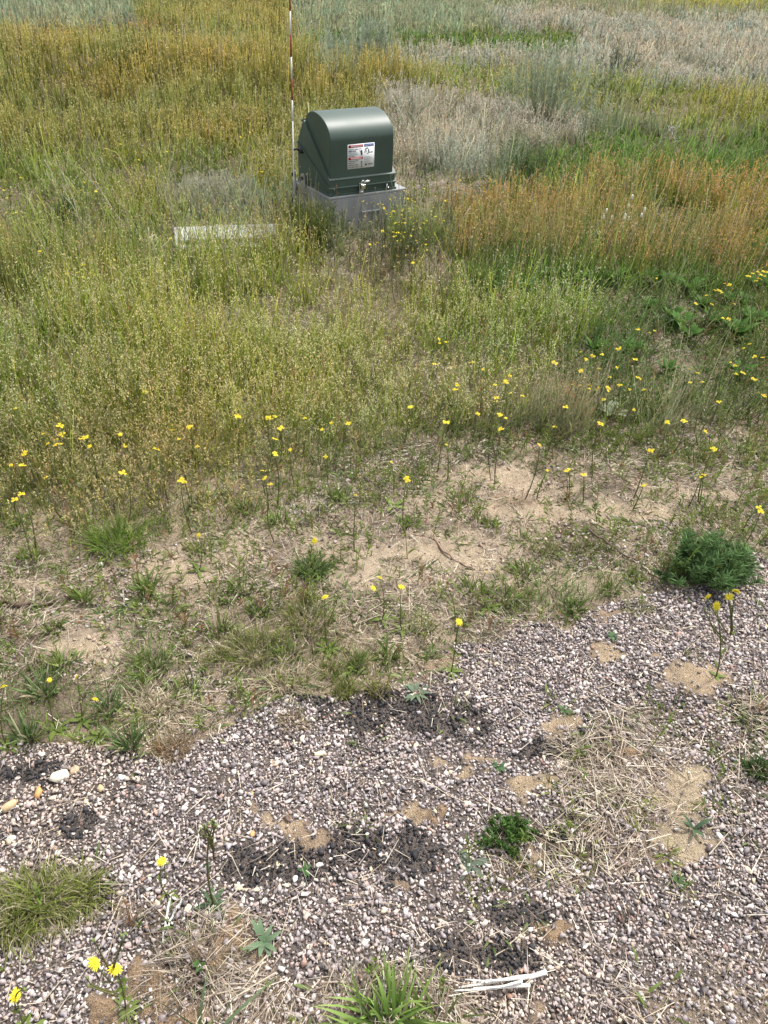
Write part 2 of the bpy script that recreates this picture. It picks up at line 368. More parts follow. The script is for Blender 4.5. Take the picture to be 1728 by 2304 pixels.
def hull_stone(n, seed, flat=.7, rough=.12):
    r2 = np.random.default_rng(seed)
    import bmesh
    bm = bmesh.new()
    p = r2.normal(size=(n, 3)); p /= np.linalg.norm(p, axis=1, keepdims=True); p *= (1 - rough + 2 * rough * r2.random((n, 1)))
    p *= [1, r2.uniform(.6, .95), r2.uniform(flat - .14, flat + .12)]
    for q in p: bm.verts.new(q)
    res = bmesh.ops.convex_hull(bm, input=bm.verts)
    bmesh.ops.delete(bm, geom=list({e for e in res['geom_interior'] if isinstance(e, bmesh.types.BMVert)}), context='VERTS')
    bmesh.ops.triangulate(bm, faces=bm.faces[:]); bm.verts.index_update()
    v = np.array([list(a.co) for a in bm.verts]); f = np.array([[a.index for a in g.verts] for g in bm.faces]); bm.free()
    return v, f
STN = [hull_stone(11, 100 + s, .60, .24) for s in range(18)]
def rotm(n):
    q = rng.normal(size=(n, 4)); q /= np.linalg.norm(q, axis=1, keepdims=True); a, b, c, d = q.T
    return np.stack([np.stack([1 - 2 * (c * c + d * d), 2 * (b * c - a * d), 2 * (b * d + a * c)], 1), np.stack([2 * (b * c + a * d), 1 - 2 * (b * b + d * d), 2 * (c * d - a * b)], 1), np.stack([2 * (b * d - a * c), 2 * (c * d + a * b), 1 - 2 * (b * b + c * c)], 1)], 1)
def scatter_stones(mb, P, rad, colr):
    which = rng.integers(0, len(STN), len(P)); Rm = rotm(len(P))
    tilt = np.array([1, 1, .8])
    for k, (v, f) in enumerate(STN):
        m = which == k; n = int(m.sum())
        if not n: continue
        vv = np.einsum('nij,vj->nvi', Rm[m], v) * rad[m][:, None, None] * tilt + P[m][:, None]
        ff = (np.arange(n) * len(v))[:, None, None] + f[None]
        mb.add(vv.reshape(-1, 3), None, ff.reshape(-1, 3), np.repeat(colr[m], len(v), 0))
PAL = np.array([1.03, 1.0, .975]) * np.array([(.40, .33, .33), (.46, .38, .36), (.34, .29, .31), (.52, .45, .43), (.30, .27, .28), (.23, .20, .21), (.40, .30, .27), (.58, .53, .50), (.16, .14, .145), (.48, .38, .31), (.33, .31, .34), (.70, .66, .60), (.38, .22, .17)])
PAL = PAL * .74 + PAL.mean(1, keepdims=True) * np.array([1.1, 1.02, .95]) * .26
PW = np.array([14, 14, 10, 14, 8, 9, 7, 10, 10, 6, 4, 4, 1.5]); PW = PW / PW.sum()
sp = .0069
X, Y = np.meshgrid(np.arange(-2.5, 2.8, sp), np.arange(.12, 2.75, sp))
X = X.ravel() + rng.uniform(-.5, .5, X.size) * sp; Y = Y.ravel() + rng.uniform(-.5, .5, Y.size) * sp
wedge = (np.abs(X) < .75 * Y + 1.1)
X, Y = X[wedge], Y[wedge]
zz = zone(X, Y, .8); s_, t_, _ = spots(X, Y)
keep = np.zeros(X.size)
keep[zz == ZI['gravel']] = 1.0; keep[zz == ZI['litter']] = .8; keep[zz == ZI['sparse']] = .30 * np.clip((fbm(X, Y, 2.5, 41, 3)[zz == ZI['sparse']] - .42) * 6, .1, 1); keep[zz == ZI['sand']] = .015
cover = fbm(X, Y, 6, 91, 3)
keep = np.where(zz == ZI['gravel'], np.where(cover > .63, .86, 1.0), keep) * (1 - .93 * s_)
m = rng.random(X.size) < keep
X, Y, zz = X[m], Y[m], zz[m]
rad = rng.lognormal(math.log(.0048), .36, X.size).clip(.0022, .010)
dk = darkness(X, Y)
c = PAL[rng.choice(len(PAL), X.size, p=PW)] * rng.uniform(.72, 1.15, (X.size, 1))
ym = noise(X, Y, 3, 44); c = c * (1 + np.outer(np.clip(ym - .55, 0, 1), [.2, .1, -.1]))
gd = rng.random(X.size) < .10 + .25 * np.clip(fbm(X, Y, 9, 29, 2) - .5, 0, 1); c[gd] *= .38
isd = rng.random(X.size) < dk * .92
c[isd] = np.array([.03, .028, .03]) * rng.uniform(.6, 1.8, (isd.sum(), 1)); rad[isd] *= rng.uniform(.6, 1.2, isd.sum())
crm = rng.random(X.size) < .004; c[crm] = [.62, .53, .36]; rad[crm] *= 1.25
P = np.stack([X, Y, gz(X, Y) + rad * rng.uniform(-.1, .75, X.size)], 1)
gb = MB(); scatter_stones(gb, P, rad, c)
n2 = 105000; X = rng.uniform(-2.5, 2.8, n2); Y = rng.uniform(.12, 2.6, n2)
zz = zone(X, Y, .8); s_ = spots(X, Y)[0]
m = (np.abs(X) < .75 * Y + 1.1) & (rng.random(n2) < np.where(zz == ZI['gravel'], 1, np.where(zz == ZI['litter'], .5, .12)))
X, Y = X[m], Y[m]; dk = darkness(X, Y) * .8
c = PAL[rng.choice(len(PAL), X.size, p=PW)] * .95; isd = rng.random(X.size) < dk; c[isd] = (.03, .028, .03)
rad = rng.lognormal(math.log(.0014), .4, X.size).clip(.0007, .0034)
scatter_stones(gb, np.stack([X, Y, gz(X, Y) + .003 + rad * 1.5], 1), rad, c)
n3 = 60000; X, Y = rng.uniform(-3, 3.4, n3), rng.uniform(1.1, 4.2, n3); zz = zone(X, Y, .8)
m = (np.abs(X) < .75 * Y + .4) & np.isin(zz, [ZI['sand'], ZI['sparse']]) & (rng.random(n3) < np.clip((fbm(X, Y, 4, 14, 3) - .35) * 4, .1, 1)) & (rng.random(n3) > spots(X, Y)[0] * .6)
X, Y = X[m], Y[m]; rad = rng.lognormal(math.log(.0036), .55, X.size).clip(.0015, .013); c = np.array([(.40, .31, .23), (.30, .22, .16), (.48, .40, .31), (.17, .12, .09)])[rng.choice(4, X.size, p=[.45, .25, .18, .12])] * rng.uniform(.8, 1.15, (X.size, 1))
n4 = 40000; X4, Y4 = rng.uniform(-1.2, 1.4, n4), rng.uniform(.3, 2.5, n4); s4, t4, _ = spots(X4, Y4); m4 = rng.random(n4) < s4 * .9; X4, Y4 = X4[m4], Y4[m4]
r4 = rng.lognormal(math.log(.0016), .45, X4.size).clip(.0008, .005); X, Y, rad = np.concatenate([X, X4]), np.concatenate([Y, Y4]), np.concatenate([rad, r4])
c = np.concatenate([c, TONE[t4[m4]] * rng.uniform(.75, 1.1, (X4.size, 1))])
sb = MB(); scatter_stones(sb, np.stack([X, Y, gz(X, Y) + rad * .2], 1), rad, c)
tag(link('soil_crumbs', sb.mesh('soil_crumbs', M_STONE)), 'crumbs and clods of sandy soil on the bare ground', 'soil crumbs', kind='stuff')
tag(link('gravel', gb.mesh('gravel', M_STONE)), 'bed of pinkish grey pebbles with black crumbs among them', 'gravel', kind='stuff')

# ------------------------------------------------------------------ grasses
def cand(n, seed_r0=1.15, rmax=60, near=4.0, ex=2.05, half=41):
    """positions in a fan around the view, constant density to `near`, thinning beyond"""
    r = np.exp(np.linspace(math.log(seed_r0), math.log(rmax), 4000))
    dens = np.where(r < near, 1, (near / r) ** ex) * r
    cdf = np.cumsum((dens[1:] + dens[:-1]) / 2 * np.diff(r)); cdf = np.concatenate([[0], cdf / cdf[-1]])
    rr = np.interp(rng.random(n), cdf, r); a = rng.uniform(-half, half, n) * math.pi / 180
    return rr * np.sin(a), rr * np.cos(a) - .35
#        keep  height  hsd  wid  lean  base colour        mid/tip colour     head colour      head prob
GT = {
 'far':    (.9, .2, .3, 1.0, .35, (.19, .22, .10), (.38, .40, .22), (.36, .31, .2), .25),
 'gold':   (.8, .21, .25, 1.1, .22, (.13, .15, .03), (.36, .33, .08), (.52, .45, .18), .45),
 'olive':  (.55, .155, .42, 1.25, .55, (.15, .185, .032), (.34, .36, .08), (.52, .46, .22), .3),
 'seed':   (.55, .16, .38, 1.25, .5, (.16, .21, .03), (.38, .42, .07), (.66, .60, .32), .34),
 'orange': (.95, .17, .28, 1.1, .22, (.09, .17, .025), (.38, .27, .08), (.54, .34, .15), .55),
 'green':  (.7, .145, .38, 1.3, .5, (.09, .155, .028), (.20, .29, .065), (.3, .26, .14), .1),
 'dry':    (.65, .14, .4, 1.1, .6, (.22, .235, .15), (.42, .415, .31), (.58, .54, .45), .4),
 'grey':   (.8, .2, .4, 1.1, .5, (.20, .24, .12), (.38, .43, .26), (.34, .33, .22), .15),
 'sparse': (.66, .085, .5, 1.3, .7, (.11, .15, .035), (.22, .26, .07), (.3, .25, .14), .06),
 'weeds':  (.45, .13, .45, 1.4, .6, (.08, .13, .03), (.16, .22, .06), (.3, .26, .15), .1),
 'sand':   (.22, .07, .5, 1.3, .8, (.09, .11, .03), (.16, .18, .06), (.3, .25, .14), .05),
 'gravel': (.002, .03, .4, 1.0, .8, (.09, .12, .03), (.15, .18, .06), (.3, .25, .14), 0),
 'litter': (.05, .04, .4, 1.2, .9, (.10, .13, .03), (.18, .22, .06), (.3, .25, .14), 0),
 'yellow': (1., .2, .3, 1.2, .4, (.16, .19, .05), (.42, .42, .14), (.58, .53, .14), .35),
 'bare':   (.32, .12, .5, 1.1, .7, (.16, .16, .08), (.30, .27, .16), (.4, .33, .2), .2),
}
GA = {k: np.array([GT[n][i] for n in ZN]) for i, k in enumerate(('keep', 'h', 'hsd', 'w', 'lean', 'c0', 'c1', 'ch', 'ph'))}
BOXC = G(780, 470, 0)[:2]
def clear_of_box(X, Y):
    u = np.array([math.cos(BYAW), math.sin(BYAW)]); v = np.array([-u[1], u[0]])
    a = (X - BO[0]) * u[0] + (Y - BO[1]) * u[1]; b = (X - BO[0]) * v[0] + (Y - BO[1]) * v[1]
    return ~((a > -.01) & (a < .58) & (b > -.01) & (b < .52))
_A = G(741.5, 444.7, .22); BO = (_A[0], _A[1]); BYAW = math.radians(33)
CLEAR = [(G(x, y)[0], G(x, y)[1], r, kf) for x, y, r, kf in ((1228, 255, .62, .85), (1228, 285, .5, .7), (835, 190, .5, .7), (765, 165, .5, .7), (1390, 165, .4, .6), (520, 512, .30, .82), (440, 522, .30, .82), (600, 512, .22, .82), (500, 545, .22, .62), (420, 550, .22, .62), (1395, 590, .1, .6), (800, 535, .24, .8), (740, 530, .12, .5))]
def cleared(X, Y):
    k = np.ones(X.shape)
    for (cx, cy, r, kf) in CLEAR: k = np.where(np.hypot(X - cx, Y - cy) < r, np.minimum(k, 1 - kf), k)
    return k
def grass(name, label, cat, n, sub, tuft=.6):
    X, Y = cand(n)
    # most blades stand in tufts
    nt_ = n // 22; tx, ty = cand(nt_)
    pick = rng.integers(0, nt_, n); td = np.hypot(tx, ty)[pick]
    tj = rng.random(n) < tuft; tmix = np.random.default_rng(6).random(nt_)
    X = np.where(tj, tx[pick] + rng.normal(size=n) * .022 * (1 + td * .10), X); Y = np.where(tj, ty[pick] + rng.normal(size=n) * .022 * (1 + td * .10), Y)
    zz = zone(X, Y, 1.0, .17)
    mixn = fbm(X, Y, 3.5, 97, 2) + .25 * (tmix[pick] - .5) * tj
    zz = np.where((zz == ZI['orange']) & (mixn > .60), ZI['green'], zz); zz = np.where((zz == ZI['orange']) & (mixn < .35), ZI['olive'], zz)
    m = np.isin(zz, [ZI[s] for s in sub]) & (Y > .6)
    kp = GA['keep'][zz] * np.clip(3.2 * (fbm(X, Y, 2.2, 51, 3) - .22), .06, 1.5); 
    kp = kp * np.where(np.isin(zz, [ZI['olive'], ZI['seed']]), np.clip((np.hypot(X, Y) - 1.3 + .5 * (noise(X, Y, 3, 90) - .5)) / 1.1, .6, 1), 1)
    m &= (rng.random(n) < kp) & clear_of_box(X, Y)
    s_ = spots(X, Y)[0]; m &= (rng.random(n) > s_ * .95) & (rng.random(n) < cleared(X, Y))
    X, Y, zz, pick, tj = X[m], Y[m], zz[m], pick[m], tj[m]; n = len(X)
    d = np.hypot(X, Y)
    tr = np.random.default_rng(5).random((nt_, 5))
    hv = np.where(tj, .65 + .7 * tr[pick, 0], 1.0) * (.55 + .9 * fbm(X, Y, .9, 61, 3))
    h = GA['h'][zz] * hv * np.clip(rng.normal(1, GA['hsd'][zz]), .25, 1.8)
    h = h * np.clip((d - .8) / 2.0, .55, 1)
    wd = GA['w'][zz] * (.0016 + .0013 * np.clip(d - 2, 0, 40)) * rng.uniform(.7, 1.4, n)
    a = rng.uniform(0, 2 * math.pi, n); ln = GA['lean'][zz] * np.abs(rng.normal(0, 1, n)) + .06
    wind = np.array([.04, -.02])
    dr = np.stack([np.cos(a) * ln + wind[0], np.sin(a) * ln + wind[1], np.ones(n)], 1)
    hue = np.clip(rng.normal(0, .16, n) + np.where(tj, (tr[pick, 1] - .5) * .5, 0) + (fbm(X, Y, 1.2, 81, 3) - .5) * 1.3, -.6, .6)
    val = np.clip(rng.normal(1, .28, n), .35, 1.9) * np.where(tj, .5 + 1.05 * tr[pick, 2], 1) * (.75 + .5 * fbm(X, Y, 1.9, 12, 3))
    shift = np.stack([1 + .5 * hue, 1 + .08 * hue, 1 - .1 * hue], 1)
    c0 = GA['c0'][zz] * val[:, None] * shift; c1 = GA['c1'][zz] * val[:, None] * shift
    rust = tj & (tr[pick, 3] > .94) & (Y < 6); c1[rust] = np.array([.34, .20, .10]) * val[rust][:, None]
    dead = rng.random(n) < np.where(np.isin(zz, [ZI['green'], ZI['weeds'], ZI['gold']]), .06, .13)
    c0[dead] = np.array([.3, .25, .17]) * rng.uniform(.6, 1.2, (dead.sum(), 1)); c1[dead] = np.array([.44, .38, .27]) * rng.uniform(.7, 1.2, (dead.sum(), 1))
    base = np.stack([X, Y, gz(X, Y) - .004], 1)
    mb = MB()
    st = rng.random(n) < GA['ph'][zz]
    L = h * np.sqrt(1 + ln * ln * .5)
    droop = np.where(st, .05, .18 + .35 * rng.random(n))
    b = ~st
    K = 3
    near = b & (d < 4.2); fr = b & (d >= 4.2)
    strips(mb, base[near], dr[near], L[near] * .8, wd[near], droop[near], c0[near], c1[near], 3, gam=1.5)
    strips(mb, base[fr], dr[fr], L[fr] * .8, wd[fr], droop[fr], c0[fr], c1[fr], 2, gam=1.5)
    dr[st, :2] *= .55
    tip = strips(mb, base[st], dr[st], L[st] * 1.15, wd[st] * .6, droop[st], c0[st], c1[st], 2, 'stem', gam=1.5)
    ns = int(st.sum()); dn = dr[st] / np.linalg.norm(dr[st], axis=1, keepdims=True)
    hc = GA['ch'][zz[st]] * rng.uniform(.7, 1.25, (ns, 1)) * shift[st]; rs_ = rust[st]; hc[rs_] = np.array([.44, .20, .10]) * rng.uniform(.7, 1.2, (rs_.sum(), 1))
    ds = d[st]; hl = L[st]
    for q in range(7):
        use = (ds < 3.8) | (q < 3)
        f = rng.uniform(0, .33, ns); sprd = hl * .05 * (f / .33 + .25)
        p = tip - dn * (hl * f)[:, None] + rng.normal(size=(ns, 3)) * sprd[:, None] * [1, 1, .5]
        sc = np.where(ds < 3.8, 1, 1.3 + .16 * (ds - 3.8))
        bits(mb, p[use], (.0085 * sc * rng.uniform(.7, 1.5, ns))[use], (.0036 * sc)[use], hc[use], up=1.2)
    o = tag(link(name, mb.mesh(name, M_GRASS)), label, cat, kind='stuff'); print(name, n, mb.n)
    return o
grass('tall_grass', 'golden olive and yellow green seeding grass filling the field', 'grass', 840000, ['gold', 'olive', 'seed', 'far', 'yellow'])
grass('orange_tipped_grass', 'green grass with rusty orange seed tips right of the cabinet', 'grass', 700000, ['orange'])
grass('green_grass', 'fresh green grass and low weeds in patches', 'grass', 700000, ['green', 'weeds'])
grass('dry_grass', 'pale dead and grey green thin grass in drifts', 'grass', 750000, ['dry', 'grey', 'bare'])
grass('sparse_grass', 'short scattered grass on the sandy soil', 'grass', 470000, ['sparse', 'sand', 'gravel', 'litter'], .85)

# ------------------------------------------------------------------ straw and leaf litter lying on the soil
def litter():
    mb = MB(); n = 420000
    X, Y = cand(n, .35, 9, 3.0, 2.2, 46)
    zz = zone(X, Y); kp = np.array([{'sparse': .6, 'sand': .32, 'litter': .5, 'bare': .5, 'gravel': .08, 'olive': .35, 'seed': .25, 'weeds': .5, 'dry': .5}.get(n_, .2) for n_ in ZN])[zz]
    cl = fbm(X, Y, 5, 23, 3); kp = kp * np.clip((cl - .33) * 5, .08, 1.3)
    s_ = spots(X, Y)[0]
    m = (rng.random(n) < kp) & (rng.random(n) > s_ * .8) & clear_of_box(X, Y); X, Y, zz = X[m], Y[m], zz[m]; n = len(X)
    d = np.hypot(X, Y)
    base_a = (fbm(X, Y, 2.5, 37, 2) - .5) * 9
    a = base_a + rng.normal(0, .8, n)
    L = rng.lognormal(math.log(.028), .6, n).clip(.006, .14); L = np.where(zz == ZI['litter'], L * 1.25, L)
    dr = np.stack([np.cos(a), np.sin(a), rng.normal(.03, .1, n)], 1)
    u = rng.random(n); pal = np.array([(.52, .44, .33), (.36, .29, .21), (.22, .16, .12), (.10, .07, .05), (.62, .56, .45), (.30, .26, .22)])
    c = pal[rng.choice(6, n, p=[.22, .17, .18, .19, .13, .11])] * rng.uniform(.75, 1.2, (n, 1))
    side = np.stack([-np.sin(a), np.cos(a), rng.normal(0, .4, n)], 1)
    P = np.stack([X, Y, gz(X, Y) + rng.uniform(.001, .008, n) + np.where(np.isin(zz, [ZI['litter'], ZI['gravel']]), .008, 0)], 1)
    strips(mb, P, dr, L, rng.uniform(.0008, .0022, n) * (1 + .12 * np.clip(d - 2, 0, 9)), rng.uniform(0, .08, n), c, c, 2, 'stem', side=side)
    tag(link('straw_litter', mb.mesh('straw_litter', M_STRAW)), 'dead straw and stalk bits lying on the sandy soil', 'litter', kind='stuff')
    # small living leaves hugging the soil
    mb = MB(); n = 110000; X, Y = cand(n, .6, 7, 3, 2, 42)
    nt_ = 7000; tx, ty = cand(nt_, .6, 7, 3, 2, 42); pk = rng.integers(0, nt_, n)
    rs = np.random.default_rng(3).random(nt_) ** 2
    X = tx[pk] + rng.normal(0, .011, n) * (1 + rs[pk] * 2.2); Y = ty[pk] + rng.normal(0, .011, n) * (1 + rs[pk] * 2.2)
    zz = zone(X, Y, .8); ztuft = zone(tx, ty, .8)
    kp = np.array([{'sparse': 1.0, 'sand': .35, 'litter': .42, 'bare': .5, 'gravel': .02, 'weeds': .9, 'olive': .5}.get(n_, .1) for n_ in ZN])[ztuft]
    tk = np.random.default_rng(8).random(nt_) < kp
    m = tk[pk] & (rng.random(n) > spots(X, Y)[0] * .7) & clear_of_box(X, Y); X, Y, pk = X[m], Y[m], pk[m]; n = len(X)
    a = np.arctan2(Y - ty[pk], X - tx[pk]) + rng.normal(0, .5, n)
    up = rng.uniform(.2, 1.6, n)
    dr = np.stack([np.cos(a), np.sin(a), up], 1)
    g = np.random.default_rng(4).random((nt_, 3))[pk]
    c = np.array([.10, .145, .03]) + g[:, :1] * np.array([.07, .055, .03]) + g[:, 1:2] * np.array([.02, .03, .035])
    c = c * rng.uniform(.7, 1.2, (n, 1))
    strips(mb, np.stack([X, Y, gz(X, Y)], 1), dr, rng.uniform(.012, .042, n) * (1 + rs[pk]), rng.uniform(.002, .006, n) * (1 + rs[pk] * .4), .5, c, c * 1.25, 3, 'leaf')
    tag(link('small_weeds', mb.mesh('small_weeds', M_LEAF)), 'tiny green seedlings and creeping leaves over the sandy ground', 'ground cover', kind='stuff')
litter()
def leafy_weeds():
    mb = MB(); n = 9500; X, Y = cand(n, .7, 6, 3.2, 2, 40); zz = zone(X, Y, .9)
    kp = np.array([{'sparse': 1.0, 'sand': .5, 'litter': .18, 'bare': .8, 'weeds': 1.0, 'olive': .5, 'seed': .15, 'gravel': .008}.get(n_, 0) for n_ in ZN])[zz] * np.clip((fbm(X, Y, 3.2, 65, 3) - .38) * 6, .08, 1)
    m = (rng.random(n) < kp) & clear_of_box(X, Y) & (rng.random(n) > spots(X, Y)[0] * .8); X, Y = X[m], Y[m]; n = len(X)
    h = rng.lognormal(math.log(.062), .42, n).clip(.02, .16)
    B = np.stack([X, Y, gz(X, Y)], 1); dr = np.stack([rng.normal(0, .18, n), rng.normal(0, .18, n), np.ones(n)], 1)
    g = rng.random((n, 1)); c = np.array([.11, .17, .03]) * (1 - g) + np.array([.21, .25, .06]) * g
    c = c * rng.uniform(.75, 1.2, (n, 1)); red = rng.random(n) < .12; c[red] = (.22, .13, .07)
    strips(mb, B, dr, h, .0028, .05, c * [1.2, .9, .8], c, 3, 'stem')
    for k in range(13):
        t = rng.uniform(.05, .95, n); a = rng.uniform(0, 6.283, n); u = dr / np.linalg.norm(dr, axis=1, keepdims=True)
        P = B + u * (h * t)[:, None]
        strips(mb, P, np.stack([np.cos(a), np.sin(a), rng.uniform(.5, 2.2, n)], 1), h * rng.uniform(.25, .5, n) * (1.1 - .5 * t), rng.uniform(.0025, .005, n), .35, c * .9, c * rng.uniform(1.1, 1.5, (n, 1)), 3, 'leaf')
    tag(link('leafy_weeds', mb.mesh('leafy_weeds', M_LEAF)), 'short upright leafy weeds dotted over the sandy strip', 'ground cover', kind='stuff')
leafy_weeds()

# ------------------------------------------------------------------ cable cabinet
GREEN = metal_mat('green_enamel', (.038, .065, .050), .47, 0, .18, 3.2, .2, 0)
GREYB = metal_mat('grey_polymer_concrete', (.26, .265, .265), .7, 0, .14, 9, .3)
GALV = metal_mat('galvanised_steel', (.42, .42, .41), .45, .75, .2, 40, .2)
CHROME = metal_mat('chrome', (.75, .75, .74), .22, 1.0, .08, 30)
BLACK = metal_mat('black_rubber', (.012, .012, .013), .5, 0, .1, 20)
BLUE = metal_mat('blue_strap', (.06, .13, .26), .55, 0, .15, 30)
def box(mb, x0, x1, y0, y1, z0, z1, c=(1, 1, 1)):
    v = [(x, y, z) for z in (z0, z1) for y in (y0, y1) for x in (x0, x1)]
    mb.add(v, [[0, 2, 3, 1], [4, 5, 7, 6], [0, 1, 5, 4], [2, 6, 7, 3], [0, 4, 6, 2], [1, 3, 7, 5]], None, c)
def to_obj(name, mb, mat, parent, bevel=0, smooth=False, loc=None):
    me = mb.mesh(name, mat, smooth); o = link(name, me, parent, loc)
    if bevel:
        b = o.modifiers.new('bevel', 'BEVEL'); b.width = bevel; b.segments = 2; b.limit_method = 'ANGLE'; b.angle_limit = math.radians(28)
        for p in me.polygons: p.use_smooth = True
        w_ = o.modifiers.new('wn', 'WEIGHTED_NORMAL'); w_.keep_sharp = True
    return o
def prism(prof, x0, x1, top=None):
    """profile in (y, z) extruded along x"""
    mb = MB(); n = len(prof)
    v = [(x0, y, z) for y, z in prof] + [(x1, y, z) for y, z in prof]
    q = [[i, (i + 1) % n, n + (i + 1) % n, n + i] for i in range(n)]
    me = bpy.data.meshes.new('p')
    mb.v = v; mb.f = q + [list(range(n))[::-1], list(range(n, 2 * n))]; return v, mb.f
def poly_obj(name, vf, mat, parent, bevel=.004):
    import bmesh
    me = bpy.data.meshes.new(name); me.from_pydata(vf[0], [], vf[1]); me.update()
    bm = bmesh.new(); bm.from_mesh(me); bmesh.ops.recalc_face_normals(bm, faces=bm.faces); bm.to_mesh(me); bm.free()
    me.materials.append(mat)
    for p in me.polygons: p.use_smooth = True
    o = link(name, me, parent)
    if bevel:
        b = o.modifiers.new('bevel', 'BEVEL'); b.width = bevel; b.segments = 3; b.limit_method = 'ANGLE'; b.angle_limit = math.radians(25)
    w_ = o.modifiers.new('wn', 'WEIGHTED_NORMAL'); w_.keep_sharp = True
    return o
BZ = float(gz(BO[0] + .2, BO[1] + .2))
cab = thing('cable_cabinet', (BO[0], BO[1], 0), 'dark green hooded utility cabinet with warning stickers on a grey base, standing in the grass', 'utility cabinet', rz=BYAW)
# base: four slightly leaning walls with a rim, open under the cabinet
def frustum(x0, x1, y0, y1, z0, z1, i):
    v = [(x0 + i, y0 + i, z1), (x1 - i, y0 + i, z1), (x1 - i, y1 - i, z1), (x0 + i, y1 - i, z1), (x0, y0, z0), (x1, y0, z0), (x1, y1, z0), (x0, y1, z0)]
    return v, [[0, 1, 2, 3], [4, 7, 6, 5], [0, 4, 5, 1], [1, 5, 6, 2], [2, 6, 7, 3], [3, 7, 4, 0]]
poly_obj('base', frustum(-.010, .590, -.012, .512, -.08, .206, .006), GREYB, cab, .004)
poly_obj('base_rim', frustum(-.008, .588, -.008, .508, .2065, .2205, 0), GREYB, cab, .003)
# recessed grip on the base front: three raised ribs round it
mb = MB(); box(mb, .235, .375, -.022, -.006, .100, .110); box(mb, .235, .242, -.020, -.006, .02, .099); box(mb, .368, .375, -.020, -.006, .02, .099)
to_obj('hand_grip', mb, GREYB, cab, .002)
lower = [(.012, .2215), (.012, .266), (.452, .458), (.472, .458), (.472, .2215)]
poly_obj('lower_cabinet', prism(lower, .012, .507), GREEN, cab, .005)
mb = MB(); box(mb, .006, .513, .004, .478, .2212, .234)
to_obj('foot_flange', mb, GREEN, cab, .002)
skirt = [(.006, .269), (.006, .318), (.335, .600), (.352, .608), (.380, .595), (.458, .466)]
poly_obj('hood_skirt', prism(skirt, .006, .499), GREEN, cab, .004)
lip = [(-.002, .2670), (-.002, .2735), (.450, .4715), (.458, .4640)]
poly_obj('seam_lip', prism(lip, -.002, .507), GREEN, cab, .0015)
# hood shell with an elliptical barrel front
R_y, R_z, yf, zt = .228, .139, .011, .555
arc = [(yf, .300), (yf, zt - .03)] + [(yf + R_y * (1 - math.cos(a)), zt - .01 + R_z * math.sin(a)) for a in np.linspace(0, math.pi / 2, 22)] + [(.285, .676), (.325, .652), (.345, .622), (.348, .604), (.33, .57)]
poly_obj('hood', prism(arc, .013, .482), GREEN, cab, .006)
lip2 = [(.002, .3165), (.002, .322), (.333, .6085), (.354, .6145), (.356, .607), (.337, .6010), (.006, .3165)]
poly_obj('hood_lip', prism(lip2, -.001, .503), GREEN, cab, .0015)
hb = MB(); tube(hb, [(-.008, .357, .612), (.510, .357, .612)], .008, (1, 1, 1), 10)
to_obj('hinge_rod', hb, GREEN, cab, smooth=True)
# hinge ears and straps on the left side of the base
def disc(mb, c, r, ax, th, n=18, col=(1, 1, 1)):
    c = np.asarray(c, float); e = np.zeros(3); e[ax] = th / 2
    tube(mb, [c - e, c + e], r, col, n)
for (yy, zt_) in ((.335, .268), (.475, .262)):
    ear = MB()
    prof = [(yy - .028, .13), (yy - .028, zt_ + .0), (yy - .018, zt_ + .022), (yy, zt_ + .03), (yy + .018, zt_ + .022), (yy + .028, zt_), (yy + .028, .13)]
    e = poly_obj('hinge_ear', prism(prof, -.024, -.018), GALV, cab, .001)
    b = MB(); disc(b, (-.029, yy, zt_ - .002), .011, 0, .012, 6); to_obj('bolt', b, BLACK, e, 0)
    b = MB(); disc(b, (-.027, yy, .165), .007, 0, .010, 6); to_obj('bolt', b, BLACK, e, 0)
    b = MB(); tube(b, [(-.024, yy + .004, .15), (-.034, yy + .004, .11), (-.036, yy - .002, .06), (-.034, yy - .004, -.02)], .007, (1, 1, 1), 8)
    to_obj('strap', b, BLUE, e, smooth=True)
mb = MB(); box(mb, -.0175, -.0105, .29, .51, .185, .215); to_obj('hinge_bar', mb, GALV, cab, .001)
# hasp, padlock and bolts at the front
mb = MB(); box(mb, .218, .252, -.008, .004, .222, .285); to_obj('hasp', mb, GALV, cab, .002)
lk = MB(); box(lk, .220, .252, -.032, -.010, .254, .284)
o = to_obj('padlock', lk, CHROME, cab, .004)
sh = MB(); tt = np.linspace(0, math.pi, 9); tube(sh, [(.236 - .011 * math.cos(a), -.021, .284 + .006 + .016 * math.sin(a)) for a in tt], .0035, (1, 1, 1), 8)
to_obj('shackle', sh, CHROME, o, smooth=True)
kb = MB(); tube(kb, [(.252, -.018, .296), (.285, -.018, .298)], .009, (1, 1, 1), 12); to_obj('lock_bolt', kb, CHROME, cab, smooth=True)
kb = MB(); disc(kb, (.235, -.0095, .232), .008, 1, .006, 12); to_obj('hasp_rivet', kb, CHROME, cab)
for (bx, bz) in ((.432, .246), (.444, .238)):
    kb = MB(); disc(kb, (bx, .0, bz), .006, 1, .010, 8); to_obj('bolt', kb, CHROME, cab)
kb = MB(); tube(kb, [(.432, -.002, .236), (.432, -.002, .262)], .004, (1, 1, 1), 8); to_obj('stud', kb, CHROME, cab, smooth=True)
